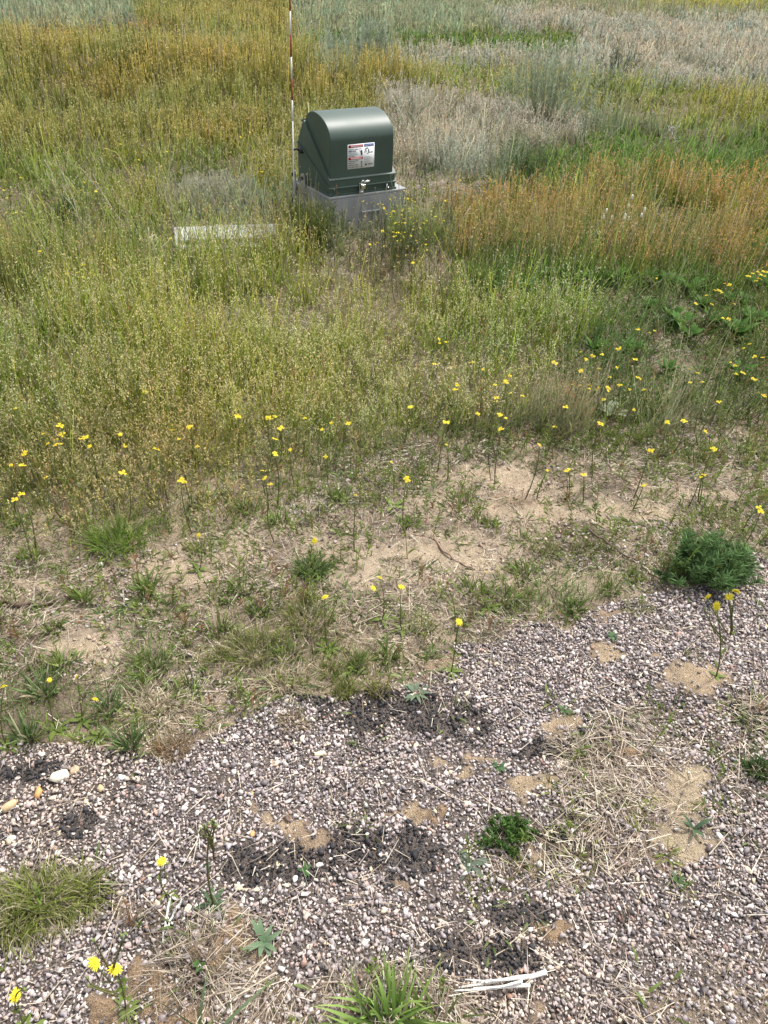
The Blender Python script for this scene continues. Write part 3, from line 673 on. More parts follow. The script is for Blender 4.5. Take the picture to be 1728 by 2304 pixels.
# warning stickers
STK = bpy.data.materials.new('sticker'); STK.use_nodes = True
def flat(name, col, rough=.8):
    m, t, b = new_mat(name); N = t.nodes; b.inputs['Specular IOR Level'].default_value = .12
    nz = N.new('ShaderNodeTexNoise'); nz.inputs['Scale'].default_value = 60; tc = N.new('ShaderNodeTexCoord'); t.links.new(tc.outputs['Object'], nz.inputs[0])
    mx = N.new('ShaderNodeMix'); mx.data_type = 'RGBA'; mx.inputs[6].default_value = (*[c * .92 for c in col], 1); mx.inputs[7].default_value = (*col, 1)
    t.links.new(nz.outputs[0], mx.inputs[0]); t.links.new(mx.outputs[2], b.inputs['Base Color']); b.inputs['Roughness'].default_value = rough; return m
WHITE, REDS, BLUS, INK = flat('label_white', (.80, .80, .80)), flat('label_red', (.42, .02, .015)), flat('label_blue', (.05, .14, .42)), flat('label_ink', (.03, .03, .035))
GREYI = flat('label_grey', (.25, .26, .28))
SX, SZ, SWD, SHT = .137, .376, .198, .146     # sticker: left, bottom, width, height on the hood front
yF = yf - .0008
def card(name, x0, x1, z0, z1, mat, y, parent):
    mb = MB(); box(mb, x0, x1, y - .0006, y, z0, z1); return to_obj(name, mb, mat, parent)
lab = card('warning_label', SX, SX + SWD, SZ, SZ + SHT, WHITE, yF, cab)
y1, y2, y3 = yF - .0008, yF - .0016, yF - .0022
def sx(u): return SX + u * SWD
def sz(v): return SZ + v * SHT
card('warning_band', sx(.03), sx(.565), sz(.855), sz(.965), REDS, y1, lab); card('warning_band', sx(.03), sx(.565), sz(.365), sz(.475), REDS, y1, lab)
card('notice_band', sx(.61), sx(.97), sz(.855), sz(.975), BLUS, y1, lab)
def text(s, u, v, size, mat, align='LEFT', y=None, bold=.0):
    cu = bpy.data.curves.new('lettering', 'FONT'); cu.body = s; cu.size = size; cu.align_x = align; cu.extrude = .0002; cu.offset = bold; cu.space_character = 1.02; cu.resolution_u = 2
    o = bpy.data.objects.new('tmp', cu); COL.objects.link(o)
    dg = bpy.context.evaluated_depsgraph_get(); me = bpy.data.meshes.new_from_object(o.evaluated_get(dg)); bpy.data.objects.remove(o); me.name = 'lettering'
    me.materials.clear(); me.materials.append(mat)
    q = link('lettering', me, lab); q.location = (sx(u), y if y else y2, sz(v)); q.rotation_euler = (math.pi / 2, 0, 0); return q
text('WARNING', .32, .873, .0165, WHITE, 'CENTER', bold=.0004); text('WARNING', .32, .383, .0165, WHITE, 'CENTER', bold=.0004)
text('NOTICE', .79, .880, .0155, WHITE, 'CENTER', bold=.0004)
text('Hazardous voltage inside.', .03, .775, .0092, INK, bold=.0002); text('KEEP OUT!', .03, .690, .0110, INK, bold=.0004)
text('If open or unlocked,', .03, .625, .0078, INK); text('immediately call your', .03, .560, .0078, INK); text('electric utility.', .03, .500, .0078, INK)
text('Underground power', .03, .300, .0085, INK, bold=.0002); text('cables in area.', .03, .225, .0085, INK, bold=.0002)
text('Call before you dig.', .03, .140, .0085, INK, bold=.0002); text('Buried cable can shock.', .03, .055, .0075, INK)
text('Keep shrubs and', .62, .43, .0066, GREYI); text('structures away from', .62, .375, .0066, GREYI); text('this enclosure.', .62, .32, .0066, GREYI)
text('Clear the front', .62, .255, .0066, GREYI); text('10 feet for crews.', .62, .20, .0066, GREYI); text('Call 811', .76, .115, .011, INK, bold=.0002)
pm = MB()   # pictograms: struck figure, digger, shrub beside a box, round badge
def pblob(mb, u, v, ru, rv, n=12, y=y2):
    a = np.arange(n) * 2 * math.pi / n
    p = [(sx(u + ru * math.cos(t)), y, sz(v + rv * math.sin(t))) for t in a]; mb.add([(sx(u), y, sz(v))] + p, None, [[0, 1 + i, 1 + (i + 1) % n] for i in range(n)])
pblob(pm, .515, .70, .032, .04); pblob(pm, .52, .60, .034, .085); pblob(pm, .475, .67, .012, .05, 6); pblob(pm, .44, .715, .03, .012, 4); to_obj('pictogram', pm, INK, lab)
pm = MB(); pblob(pm, .52, .275, .026, .026); pblob(pm, .52, .16, .010, .10, 6); pblob(pm, .52, .06, .03, .018); to_obj('pictogram', pm, INK, lab)
pm = MB(); pblob(pm, .69, .125, .036, .045); to_obj('round_emblem', pm, INK, lab)
pg = MB(); 
for (u, v, a, b) in ((.52, .22, .036, .05), (.66, .74, .03, .05), (.72, .79, .05, .035), (.78, .70, .03, .07), (.80, .62, .05, .03), (.70, .66, .016, .05), (.74, .57, .04, .022), (.90, .62, .05, .03), (.64, .65, .02, .05)):
    pblob(pg, u, v, a, b, 9, y3)
to_obj('pictogram', pg, GREYI, lab)
# clamp holding the marker rod on the cabinet's left back edge
mb = MB(); tube(mb, [(-.012, .395, .425), (.014, .395, .425)], .020, (1, 1, 1), 12); to_obj('clamp_knob', mb, BLACK, cab, smooth=True)
mb = MB(); tube(mb, [(-.010, .40, .425), (-.028, .412, .432), (-.040, .422, .425)], .006, (1, 1, 1), 8); to_obj('clamp_arm', mb, BLACK, cab, smooth=True)

# ------------------------------------------------------------------ striped marker rod
u_, v_ = np.array([math.cos(BYAW), math.sin(BYAW)]), np.array([-math.sin(BYAW), math.cos(BYAW)])
rp = np.array(BO) + u_ * -.048 + v_ * .425
rod = thing('marker_rod', (rp[0], rp[1], 0), 'thin red and white striped marker rod rising beside the green cabinet', 'marker rod')
rod.rotation_euler = (math.radians(-.5), math.radians(.6), 0)
RED, RWH = metal_mat('rod_red', (.24, .015, .012), .45, 0, .1, 20), metal_mat('rod_white', (.75, .74, .71), .45, 0, .06, 20)
mb = MB(); tube(mb, [(0, 0, -.02), (0, 0, .60)], .0042, (1, 1, 1), 10); to_obj('shaft', mb, RWH, rod, smooth=True)
z0 = .60; k = 0
while z0 < 1.75:
    mb = MB(); tube(mb, [(0, 0, z0), (0, 0, z0 + .1195)], .0050, (1, 1, 1), 10); to_obj('red_band' if k % 2 else 'white_band', mb, RED if k % 2 else RWH, rod, smooth=True)
    z0 += .12; k += 1

# ------------------------------------------------------------------ concrete vault lid left of the cabinet
CONC = metal_mat('pale_concrete', (.34, .335, .32), .9, 0, .42, 9, .8)
c0, c1 = G(402, 525, .07), G(640, 516, .07)
dd = c1 - c0; wdt = math.hypot(dd[0], dd[1]); ang = math.atan2(dd[1], dd[0])
slab = thing('vault_lid', (c0[0], c0[1], 0), 'flat pale concrete vault lid half hidden by grass left of the cabinet', 'vault lid', rz=ang)
poly_obj('lid', frustum(0, wdt, -.08, .20, .0, .052, .006), CONC, slab, .008)
poly_obj('collar', frustum(-.03, wdt + .03, -.15, .29, -.1, .022, .0), CONC, slab, .006)

# ------------------------------------------------------------------ loose stones
def stone(px, py, size, col, label, group=None, ell=(1, .8, .6), seed=0):
    p = at(px, py); r = size / 2 * depth(p) / F * .92
    v, f = hull_stone(34, 500 + seed, .7, .10)
    mb = MB(); mb.add(v * np.array(ell) * r, None, f, col)
    me = mb.mesh('stone', M_STONE)
    o = link('stone', me); o.location = (p[0], p[1], p[2] + r * ell[2] * .42); o.rotation_euler = (rng.uniform(-.2, .2), rng.uniform(-.2, .2), rng.uniform(0, 6))
    tag(o, label, 'stone', group)
W_, CR, OR, TN = (.66, .62, .54), (.60, .52, .36), (.55, .30, .12), (.45, .34, .22)
UNI = [(136, 1751, 50, (.70, .66, .52), 'largest chalky white rock at the left edge of the gravel', (1, .85, .7)),
 (170, 1737, 27, TN, 'round tan stone touching the big chalky rock', (1, .9, .75)), (275, 1753, 24, (.62, .66, .7), 'bluish white stone right of the big chalky rock', (1, .75, .7)),
 (87, 1787, 33, OR, 'rusty orange rock below the big chalky rock', (1, .9, .9)), (119, 1798, 19, CR, 'small cream stone beside the rusty orange rock', (1, .8, .7)),
 (22, 1818, 42, (.50, .38, .22), 'large tan rock at the left edge of the photo', (1, .8, .7)), (228, 1779, 24, (.5, .38, .22), 'brown tan stone between the orange rock and the gravel middle', (1, .8, .6)),
 (719, 1948, 24, (.55, .54, .46), 'square grey white stone on the black crumbs', (1, .9, .7)), (664, 1978, 20, (.72, .69, .6), 'pointed white stone below the black crumbs', (1, .9, .5)),
 (797, 1609, 22, (.46, .30, .18), 'brown leaf shaped stone at the top edge of the gravel', (1, .7, .35)), (1620, 1882, 23, (.78, .78, .76), 'bright white stone right of the sandy patch', (1, .8, .6)),
 (719, 1700, 33, (.62, .55, .36), 'broad cream stone alone in the upper middle gravel', (1, .6, .5)), (619, 1718, 27, (.60, .46, .34), 'pinkish cream stone left of the broad cream stone', (1, .75, .5)),
 (1052, 1811, 25, (.65, .6, .38), 'pale yellow stone right of the brown ant mound', (1, .6, .5)), (423, 2043, 22, (.66, .6, .36), 'yellowish stone above the straw mat', (1, .9, .6)),
 (595, 2027, 22, (.66, .64, .46), 'lowest cream stone under the cluster of pale stones', (.8, 1, .6)), (1193, 2094, 15, (.8, .8, .78), 'white chip on black crumbs in the lower gravel', (1, .8, .6)),
 (536, 1995, 26, (.64, .58, .36), 'wide cream yellow stone left of the pale stone cluster', (1, .8, .5)), (569, 1878, 18, (.52, .30, .13), 'orange stone above the black crumbs', (1, .9, .7)), (569, 1789, 19, (.55, .31, .10), 'orange chip in the middle of the gravel', (1, .7, .6))]
for i, (x, y, s, c, l, e) in enumerate(UNI): stone(x, y, s, c, l, None, e, i)
GRP = [(197, 1811, 20), (26, 1889, 24), (646, 1992, 17), (556, 2000, 17), (578, 2001, 22), (548, 2026, 18), (581, 1969, 15), (648, 1912, 16), (625, 1950, 22), (483, 2073, 22), (462, 2053, 24), (1684, 1956, 24), (1175, 2106, 15),
 (1465, 2067, 14), (681, 1665, 19), (311, 1717, 20), (1172, 1642, 15), (1188, 1643, 12), (1076, 1640, 14), (935, 1683, 16), (1224, 1707, 17), (1281, 1497, 15), (1399, 1539, 14), (910, 1662, 12), (500, 1780, 14), (560, 1808, 20),
 (700, 1800, 20), (350, 2030, 16), (355, 2035, 20), (1000, 2030, 13), (1340, 2085, 13), (1560, 2020, 13), (820, 1585, 14), (420, 1700, 13), (245, 1718, 16)]
for i, (x, y, s) in enumerate(GRP): stone(x, y, s, np.array([CR, W_, (.62, .55, .4), (.6, .47, .33)][i % 4]), 'small pale stone among the pink grey pebbles', 'small pale stones in the gravel', (1, rng.uniform(.65, .95), .55), 40 + i)

# ------------------------------------------------------------------ wildflowers
YEL, YEL2 = np.array((.78, .67, .05)), np.array((.74, .58, .05))
def flower_head(r, near, seed, closed=False):
    """composite head: rays round a centre; the head faces up"""
    mb = MB(); r_ = np.random.default_rng(seed); global rng; keep_, rng = rng, r_
    n = 22 if near else 12
    for ring, (rr, el, m) in enumerate(((1.0, .22, n), (.78, .5, n - 4), (.5, 1.0, n // 2))):
        a = np.arange(m) * 2 * math.pi / m + r_.uniform(-.12, .12, m) + ring
        d = np.stack([np.cos(a), np.sin(a), np.full(m, el)], 1)
        sd = np.stack([-np.sin(a), np.cos(a), np.zeros(m)], 1)
        strips(mb, np.zeros((m, 3)) + [0, 0, .0008 * ring], d, rr * r * r_.uniform(.85, 1.1, m), r * (.26 if near else .42), .35, YEL * r_.uniform(.9, 1.05, (m, 1)), YEL, 2, 'petal', side=sd)
    rng = keep_
    return mb.mesh('flower_head', M_PETAL)
def umbel_head(r, seed):
    mb = MB(); r_ = np.random.default_rng(seed)
    for i in range(6):
        a, q = r_.uniform(0, 6.28), r * (.62 if i else 0); c = np.array([math.cos(a) * q, math.sin(a) * q, r_.uniform(-.15, .1) * r])
        m = 8; an = np.arange(m) * 6.283 / m; d = np.stack([np.cos(an), np.sin(an), np.full(m, .25)], 1)
        strips(mb, np.zeros((m, 3)) + c, d, r * .45, r * .34, .3, YEL, YEL * [1.0, .95, 1], 2, 'petal', side=np.stack([-np.sin(an), np.cos(an), 0 * an], 1))
        bits(mb, c + r_.normal(size=(6, 3)) * r * .12 + [0, 0, r * .06], r * .3, r * .22, YEL2, up=.5)
    return mb.mesh('flower_head', M_PETAL)
def bud_mesh(r=.005):
    v, f = hull_stone(14, 7, .95, .05); mb = MB(); mb.add(v * [r * .8, r * .8, r * 1.3], None, f, (.20, .27, .08)); return mb.mesh('flower_bud', M_LEAF, True)
BUD = bud_mesh()
HEAD_FAR = [umbel_head(.0135, s) for s in range(4)] + [flower_head(.0135, False, 30)]
STEMC = np.array((.13, .165, .06))
def stem_mesh(h, lean, seed, leafy=4, thick=.0016, bushy=0):
    r_ = np.random.default_rng(seed); mb = MB()
    top = np.array([lean[0], lean[1], h]); bend = np.array([r_.normal(0, .04), r_.normal(0, .04), 0]) * h
    P = bez((0, 0, -.005), top, bend, 6); tube(mb, P, np.linspace(thick * 1.5, thick * .8, 6), STEMC * [1.15, .9, .9], 4, STEMC * 1.2)
    n = leafy
    if n:
        t = r_.uniform(0, .75, n); p = np.stack([np.interp(t, np.linspace(0, 1, 6), P[:, k]) for k in range(3)], 1)
        a = r_.uniform(0, 6.28, n); d = np.stack([np.cos(a), np.sin(a), r_.uniform(.5, 1.6, n)], 1)
        strips(mb, p, d, r_.uniform(.025, .055, n) * (1.2 - t), .0045, .4, STEMC * .8, STEMC, 3, 'leaf')
    return mb.mesh('stem', M_LEAF), P[-1]
STEMS = [[stem_mesh(h, rng.normal(0, .02, 2), 70 + 10 * i + k, 5) for k in range(3)] for i, h in enumerate((.08, .12, .17, .22))]
def field_flower(px, py, label, group, hi=None, sc=1.0, cat='flower'):
    hgt = (.08, .12, .17, .22)
    if hi is None: hi = rng.integers(1, 4)
    g = G(px, py, hgt[hi]); me, tip = STEMS[hi][rng.integers(3)]
    rz = rng.uniform(0, 6.28); c, s = math.cos(rz), math.sin(rz)
    x, y = g[0] - (c * tip[0] - s * tip[1]), g[1] - (s * tip[0] + c * tip[1])
    t = thing('yellow_wildflower', (x, y, float(gz(x, y))), label, cat, group, rz)
    link('stem', me, t)
    h = link('flower_head', HEAD_FAR[rng.integers(5)], t, tip); h.scale = (sc * rng.uniform(.5, 1.05),) * 3
    h.rotation_euler = (rng.normal(0, .25) , rng.normal(0, .25), 0)
    return t
def zl(lst, ox, oy, s=1.92): return [(ox + x / s, oy + y / s) for x, y in lst]
FL = zl([(320,15),(357,33),(288,73),(335,73),(360,92),(408,85),(475,25),(497,22),(625,577),(783,660),(1018,650),(1025,682),(64,650),(258,730),(187,764),(268,764),(205,810),(240,788),(240,813),(262,808),(368,778),(355,784),(517,760),(385,820),(538,808),(665,826),(681,837),(745,740),(772,783),(818,731),(852,815),(1158,690),(1187,686),(1175,697),(1297,679),(1316,692),(1212,737),(1188,788),(1430,718),(1503,716),(1392,744),(1254,834),(1190,857),(1405,864),(1132,926),(1143,960),(1166,980),(106,853),(97,904),(48,908),(198,965),(90,1020),(60,1045),(531,937),(795,975),(780,965),(1537,1035)], 0, 576)
FR = zl([(45,32),(125,18),(155,18),(238,358),(240,371),(267,364),(218,466),(383,452),(430,480),(530,530),(545,512),(525,536),(480,546),(309,568),(315,548),(486,600),(485,613),(547,581),(599,597),(120,645),(112,650),(740,450),(850,407),(902,430),(873,440),(943,420),(852,485),(850,495),(928,482),(868,517),(890,553),(888,567),(816,550),(848,548),(921,571),(968,571),(975,524),(1008,478),(1018,558),(1013,397),(1085,444),(1098,530),(1060,580),(1122,581),(950,616),(785,650),(1082,657),(936,721),(1227,712),(1393,748),(1446,632),(1298,708),(1154,837),(1424,834),(737,737),(670,820),(506,742),(527,692),(500,682),(406,670),(270,710),(1097,317),(1145,335),(1168,325),(1175,110),(1468,127),(1488,135),(1388,182),(1345,213),(1415,212),(1510,218),(1462,272),(1485,284),(1555,395),(1578,383),(1600,430),(1637,433),(1498,458),(1518,470),(1520,512),(1549,508),(1601,527),(1358,498),(1322,486),(1376,541),(1322,545),(1618,596),(1640,606),(1622,1080),(1630,1098),(32,885),(100,968),(272,808)], 864, 576)
FT = zl([(1570,97),(1590,88),(1612,80),(1635,77),(1650,80),(1615,110),(1605,118),(1640,98),(1438,155),(1425,155),(1448,158),(1455,168),(1625,92)], 864, 576)
FS = zl([(707,925),(800,912),(790,918),(865,935),(1122,989),(1380,943),(1368,958)], 864, 576)
for x, y in FL: field_flower(x, y, 'small yellow flower among the seeding grass on the left half', 'yellow flowers in the left grass')
for x, y in FR: field_flower(x, y, 'small yellow flower in the weedy patch on the right half', 'yellow flowers in the right weeds')
for x, y in FT: field_flower(x, y, 'yellow flower in the densest bunch at the right edge', 'bunched yellow flowers at the right edge', 3, 1.2)
for x, y in FS: field_flower(x, y, 'low yellow flower standing on the bare sand at right', 'yellow flowers on the bare sand', 1, .9)
for i in range(125):                     # the drift beside the cabinet's right side
    x, y = 912 + rng.normal(0, 46), 482 + rng.normal(0, 40)
    if x < 862 and y < 445: continue
    field_flower(x, y, 'tiny pale yellow flower in the drift beside the cabinet', 'yellow flower drift beside the cabinet', 3, rng.uniform(.5, .8))
for x, y in zl([(325,773),(462,775),(475,783),(433,830),(540,784),(622,866),(632,870),(690,810),(718,808),(512,832),(418,668)], 864, 0): field_flower(x, y, 'yellow flower on the bare patch behind the flower drift', 'yellow flowers behind the drift', 2, .9)
for x, y in zl([(365,355),(362,370),(500,378),(350,365),(250,325),(710,258),(780,260),(785,352),(875,375),(650,470),(455,635),(520,622),(615,655),(630,670),(600,690),(680,700),(720,655),(745,657),(770,580),(1040,590),(1080,575),(455,668),(490,672),(780,748),(20,780),(15,815),(28,850),(350,820),(365,795),(415,828),(410,790),(425,800),(25,915),(50,918),(68,915),(65,960),(88,763),(170,1077),(735,1018),(1130,740),(1190,760),(640,605),(690,590),(950,600),(880,655),(835,105)], 0, 0): field_flower(x, y, 'pale yellow flower speck far back in the left field', 'yellow flowers in the far left field', 3, rng.uniform(.7, 1.0))

# near hawksbeards with their own stems, leaves and buds
NH = [flower_head(.0150, True, 50 + i) for i in range(3)]
LEAFC = np.array((.13, .175, .04))
def rosette_mb(mb, n, L, W, el, c, c2=None, seed=0, K=3, drp=.45, jit=.25):
    global rng; keep_, rng = rng, np.random.default_rng(seed)
    a = np.arange(n) * 2.4 + rng.uniform(-jit, jit, n); e = np.broadcast_to(el, (n,)) * rng.uniform(.7, 1.3, n)
    d = np.stack([np.cos(a), np.sin(a), e], 1)
    strips(mb, np.zeros((n, 3)) + [0, 0, .003], d, L * rng.uniform(.7, 1.1, n), W * rng.uniform(.8, 1.2, n), drp, np.asarray(c) * rng.uniform(.85, 1.15, (n, 1)), np.asarray(c2 if c2 is not None else np.asarray(c) * 1.25), K, 'leaf', side=np.stack([-np.sin(a), np.cos(a), 0 * a], 1))
    rng = keep_
def plant_flower(name, base, heads, buds, label, group=None, leaves=10, Lf=.05, Wf=.010, hz=None, cat='flower', lc=LEAFC, hs=1.0, thick=.0013, leafy=6, face=(-.55, 0)):
    """base, heads and buds in photo px; the plant stands at base and each head is met at height hz"""
    b = at(*base); t = thing(name, b, label, cat, group)
    mb = MB()
    if leaves: rosette_mb(mb, leaves, Lf, Wf, .5, lc, seed=int(base[0]))
    if leaves: link('leaves', mb.mesh('leaves', M_LEAF), t)
    yb = b[1]
    for k, (x, y) in enumerate(list(heads) + list(buds)):
        d = R @ np.array([(x - 864) / F, -(y - 1152) / F, -1.0]); s = (yb + rng.uniform(-.015, .015)) / d[1]
        p = np.array([0, 0, CH]) + s * d - b
        jt = p * .55 * [0.3, 0.3, 1] if k else np.zeros(3)
        if k and k >= len(heads) and not heads: jt = p0 * rng.uniform(.55, .9)
        if k == 0: p0 = p
        smb = MB(); P = bez(jt, p - [0, 0, .004], rng.normal(0, .008, 3) * [1, 1, 0], 7); tube(smb, P, np.linspace(thick * 1.3, thick * .75, 7), STEMC * [1.2, .85, .8], 5, STEMC * 1.1)
        n = leafy if k == 0 else (2 if k < len(heads) else 0)
        tt = rng.uniform(.05, .75, n); pp = np.stack([np.interp(tt, np.linspace(0, 1, 7), P[:, j_]) for j_ in range(3)], 1); a = rng.uniform(0, 6.28, n)
        strips(smb, pp, np.stack([np.cos(a), np.sin(a), rng.uniform(.8, 2, n)], 1), rng.uniform(.025, .06, n) * (1.1 - tt), .006, .3, lc, np.asarray(lc) * 1.2, 3, 'leaf')
        so = link('stem', smb.mesh('stem', M_LEAF), t)
        if k < len(heads):
            h = link('flower_head', NH[k % 3], so, p); h.rotation_euler = (face[0] * -1 + rng.normal(0, .3), rng.normal(0, .35), rng.uniform(0, 6)); h.scale = (hs * rng.uniform(.72, .92),) * 3
        else:
            h = link('flower_bud', BUD, so, p)
    return t
def q2(l): return zl(l, 864, 1152)
def q1(l): return zl(l, 0, 1152)
def q3(l): return zl(l, 0, 1728)
plant_flower('hawksbeard', (1608, 1530), q2([(1436,406),(1398,366),(1491,366),(1523,342)]), q2([(1388,417),(1488,330),(1410,440)]), 'tall hawksbeard with four open yellow flowers over the right gravel', leaves=4, Lf=.03, leafy=3, hs=1.05, thick=.0017, face=(.8, 0))
plant_flower('hawksbeard', (283, 2270), q3([(498,868),(408,842)]), q3([(405,742),(528,722),(380,905),(385,940),(545,715)]), 'leafy hawksbeard with two yellow flowers and buds near the bottom left', leaves=24, Lf=.034, Wf=.007, leafy=12, hs=1.1, face=(.8, 0))
plant_flower('hawksbeard', (62, 2330), q3([(68,983)]), q3([(110,955)]), 'single big yellow flower at the bottom left corner', leaves=8, hs=1.25, face=(.9, 0))
plant_flower('hawksbeard', (383, 2015), q3([(697,402)]), q3([(725,412)]), 'thin hawksbeard with one yellow flower on the open gravel', leaves=3, Lf=.03, leafy=5, hs=1.0)
plant_flower('budding_weed', (480, 2035), [], q3([(925,225),(880,245),(905,240),(935,245),(895,255),(870,262)]), 'tall narrow leaved weed in bud right of the thin hawksbeard', leaves=7, Lf=.05, Wf=.009, leafy=6, cat='weed', thick=.0018, lc=(.07, .115, .055))
plant_flower('hawksbeard', (1015, 1515), q2([(325,475)]), q2([(320,438),(290,350)]), 'hawksbeard with one bright flower and ferny leaves at the gravel edge', leaves=12, Lf=.04, Wf=.006, leafy=12)
plant_flower('hawksbeard', (903, 1420), q2([(75,322)]), [], 'lone yellow flower on a straight stem above the grass tuft', leaves=6, leafy=6)
plant_flower('hawksbeard', (735, 1460), q1([(1403,366)]), q1([(1450,400)]), 'yellow flower rising from the grass clump at the gravel edge', leaves=8, leafy=8)
plant_flower('hawksbeard', (860, 1400), q1([(1640,283),(1613,328)]), [], 'pair of small yellow flowers on the bare sand in the middle', leaves=5, leafy=4, hs=.85)
plant_flower('hawksbeard', (706, 1285), q1([(1357,125)]), [], 'yellow flower topping the bushy green weed in the middle', leaves=20, Lf=.07, Wf=.006, leafy=10, hs=.9)
plant_flower('hawksbeard', (449, 1290), q1([(857,100)]), [], 'small yellow flower over the sand left of the bushy green weed', leaves=5, leafy=4, hs=.75)
plant_flower('hawksbeard', (18, 1680), q1([(15,753)]), [], 'yellow flower cut by the left edge of the photo', leaves=8, leafy=10, hs=.95)
plant_flower('hawksbeard', (222, 1660), q1([(411,808)]), [], 'rightmost yellow flower in the weeds at the left gravel edge', leaves=8, leafy=10, hs=.9)
plant_flower('hawksbeard', (125, 1640), q1([(213,725)]), [], 'middle yellow flower in the weeds at the left gravel edge', leaves=8, leafy=8, hs=.7)
plant_flower('hawksbeard', (185, 1620), q1([(332,710)]), [], 'faint yellow flower between two brighter ones at left', leaves=6, leafy=8, hs=.6)
plant_flower('hawksbeard', (1098, 1370), q2([(440,258)]), [], 'half open yellow flower above the low greens in the right middle', leaves=9, leafy=8, hs=.5)

# ------------------------------------------------------------------ grass clumps, shrubs and broad leaved weeds
def clump(name, px, py, wpx, h, n, label, c0, c1, W=.003, lean=.6, dry=.15, droop=.5, cat='grass clump', group=None, K=4, prof='blade', dryc=(.42, .36, .25), mat=None, asp=.8, up=1.0):
    b = at(px, py); rr = wpx / 2 * depth(b) / F
    mb = MB(); a = rng.uniform(0, 6.283, n); q = np.sqrt(rng.random(n)) * rr * .55
    ox, oy = np.cos(a) * q, np.sin(a) * q * asp
    a2 = a + rng.normal(0, 1.0, n); ln = lean * (q / (rr * .55)) * rng.uniform(.4, 1.4, n) + .08
    d = np.stack([np.cos(a2) * ln, np.sin(a2) * ln, np.full(n, up)], 1)
    cc = np.clip(rng.normal(1, .2, (n, 1)), .5, 1.5); k0 = np.asarray(c0) * cc; k1 = np.asarray(c1) * cc
    dm = rng.random(n) < dry; k0[dm] = np.array(dryc) * rng.uniform(.6, 1.1, (dm.sum(), 1)); k1[dm] = np.array(dryc) * rng.uniform(.8, 1.2, (dm.sum(), 1))
    P = np.stack([ox, oy, gz(b[0] + ox, b[1] + oy) - b[2] - .003], 1)
    strips(mb, P, d, h * rng.uniform(.45, 1.15, n), W * rng.uniform(.6, 1.3, n), droop * rng.uniform(.4, 1.4, n), k0, k1, K, prof)
    return tag(link(name, mb.mesh(name, mat or M_GRASS), None, b), label, cat, group)
YG0, YG1 = (.12, .155, .03), (.27, .30, .07)
clump('grass_clump', 92, 2030, 300, .125, 1500, 'large dense yellow green grass clump at the left gravel edge', YG0, YG1, .0026, 1.0, .32, .95, asp=.6)
clump('grass_clump', 190, 2010, 130, .11, 380, 'smaller yellow green clump joined to the right side of the large one', YG0, YG1, .0026, 1.1, .25, .8)
clump('grass_clump', 30, 2085, 150, .12, 420, 'leaning yellow green clump below the large one at the left edge', YG0, YG1, .0026, 1.1, .3, .8)
clump('grass_clump', 870, 2300, 190, .16, 105, 'broad bladed bright green grass clump at the bottom edge', (.15, .26, .05), (.30, .42, .11), .0085, 1.3, .06, .45)
clump('grass_clump', 990, 2300, 130, .13, 34, 'sparser broad grass right of the bright clump at the bottom', (.13, .18, .05), (.24, .28, .09), .007, 1.4, .25, .5)
clump('grass_clump', 462, 2330, 90, .17, 9, 'few long blue green grass blades by the bottom straw', (.11, .17, .08), (.2, .27, .14), .008, 1.5, .0, .3)
clump('grass_clump', 262, 1225, 190, .15, 520, 'bright green arching grass clump at the left sand edge', (.11, .19, .03), (.24, .33, .07), .003, .8, .12)
clump('grass_clump', 700, 1285, 120, .10, 260, 'bushy blue green weed under a yellow flower in the middle', (.11, .17, .055), (.20, .27, .10), .004, .9, .05, .4, cat='weed')
clump('grass_clump', 575, 1470, 190, .12, 330, 'loose green and straw grass clump in the middle of the gravel edge', YG0, YG1, .0024, .9, .35)
clump('grass_clump', 340, 1500, 150, .09, 230, 'low green grass clump left of the loose straw clump', (.11, .18, .04), (.22, .29, .08), .003, .8, .2)
clump('grass_clump', 690, 1400, 180, .11, 320, 'yellow green grass clump above the gravel tip', YG0, YG1, .0022, .8, .3)
clump('grass_clump', 775, 1565, 90, .11, 150, 'upright grass clump at the tip of the gravel, left one', YG0, YG1, .0026, .4, .2)
clump('grass_clump', 852, 1562, 70, .10, 110, 'upright yellow grass clump at the tip of the gravel, right one', (.14, .15, .03), (.3, .28, .07), .0026, .4, .25)
clump('grass_clump', 388, 1690, 110, .08, 260, 'red brown dead grass tuft at the gravel edge', (.2, .10, .04), (.36, .26, .14), .0022, .8, .4)
clump('grass_clump', 660, 1630, 90, .07, 120, 'small straw and rust tuft above the gravel', (.22, .14, .06), (.42, .36, .2), .002, .8, .4)
clump('grass_clump', 340, 1600, 300, .10, 620, 'wide mat of bleached straw left of the gravel tip', (.46, .38, .26), (.66, .58, .42), .0028, 1.3, .3, .8, asp=.5)
clump('grass_clump', 640, 1540, 240, .10, 380, 'straw tangle between the green clumps and the gravel', (.44, .37, .25), (.66, .58, .42), .0028, 1.3, .3, .8, asp=.5)
clump('grass_clump', 1560, 1480, 60, .05, 40, 'tiny tuft beside the tall hawksbeard stem', (.1, .13, .04), (.18, .2, .07), .003, .9, .2)
TUFT = [(430,1240),(480,1420),(520,1350),(620,1450),(560,1330),(120,1420),(60,1250),(330,1330),(200,1350),(1240,1240),(1200,1290),(1130,1350),(1180,1340),(1290,1370),(1380,1330),(1420,1370),(1420,1300),(1060,1330),(1500,1120),(1110,1180),(640,1180),(840,1130),(760,1120),(900,1180),(950,1420),(870,1480),(660,1480),(740,1510),(420,1560),(130,1500),(1330,1240),(450,1130),(560,1150),(1620,1160),(1560,1030),(1030,1120),(490,1480),(590,1380),(820,1500),(700,1350),(160,1180),(40,1180),(350,1190)]
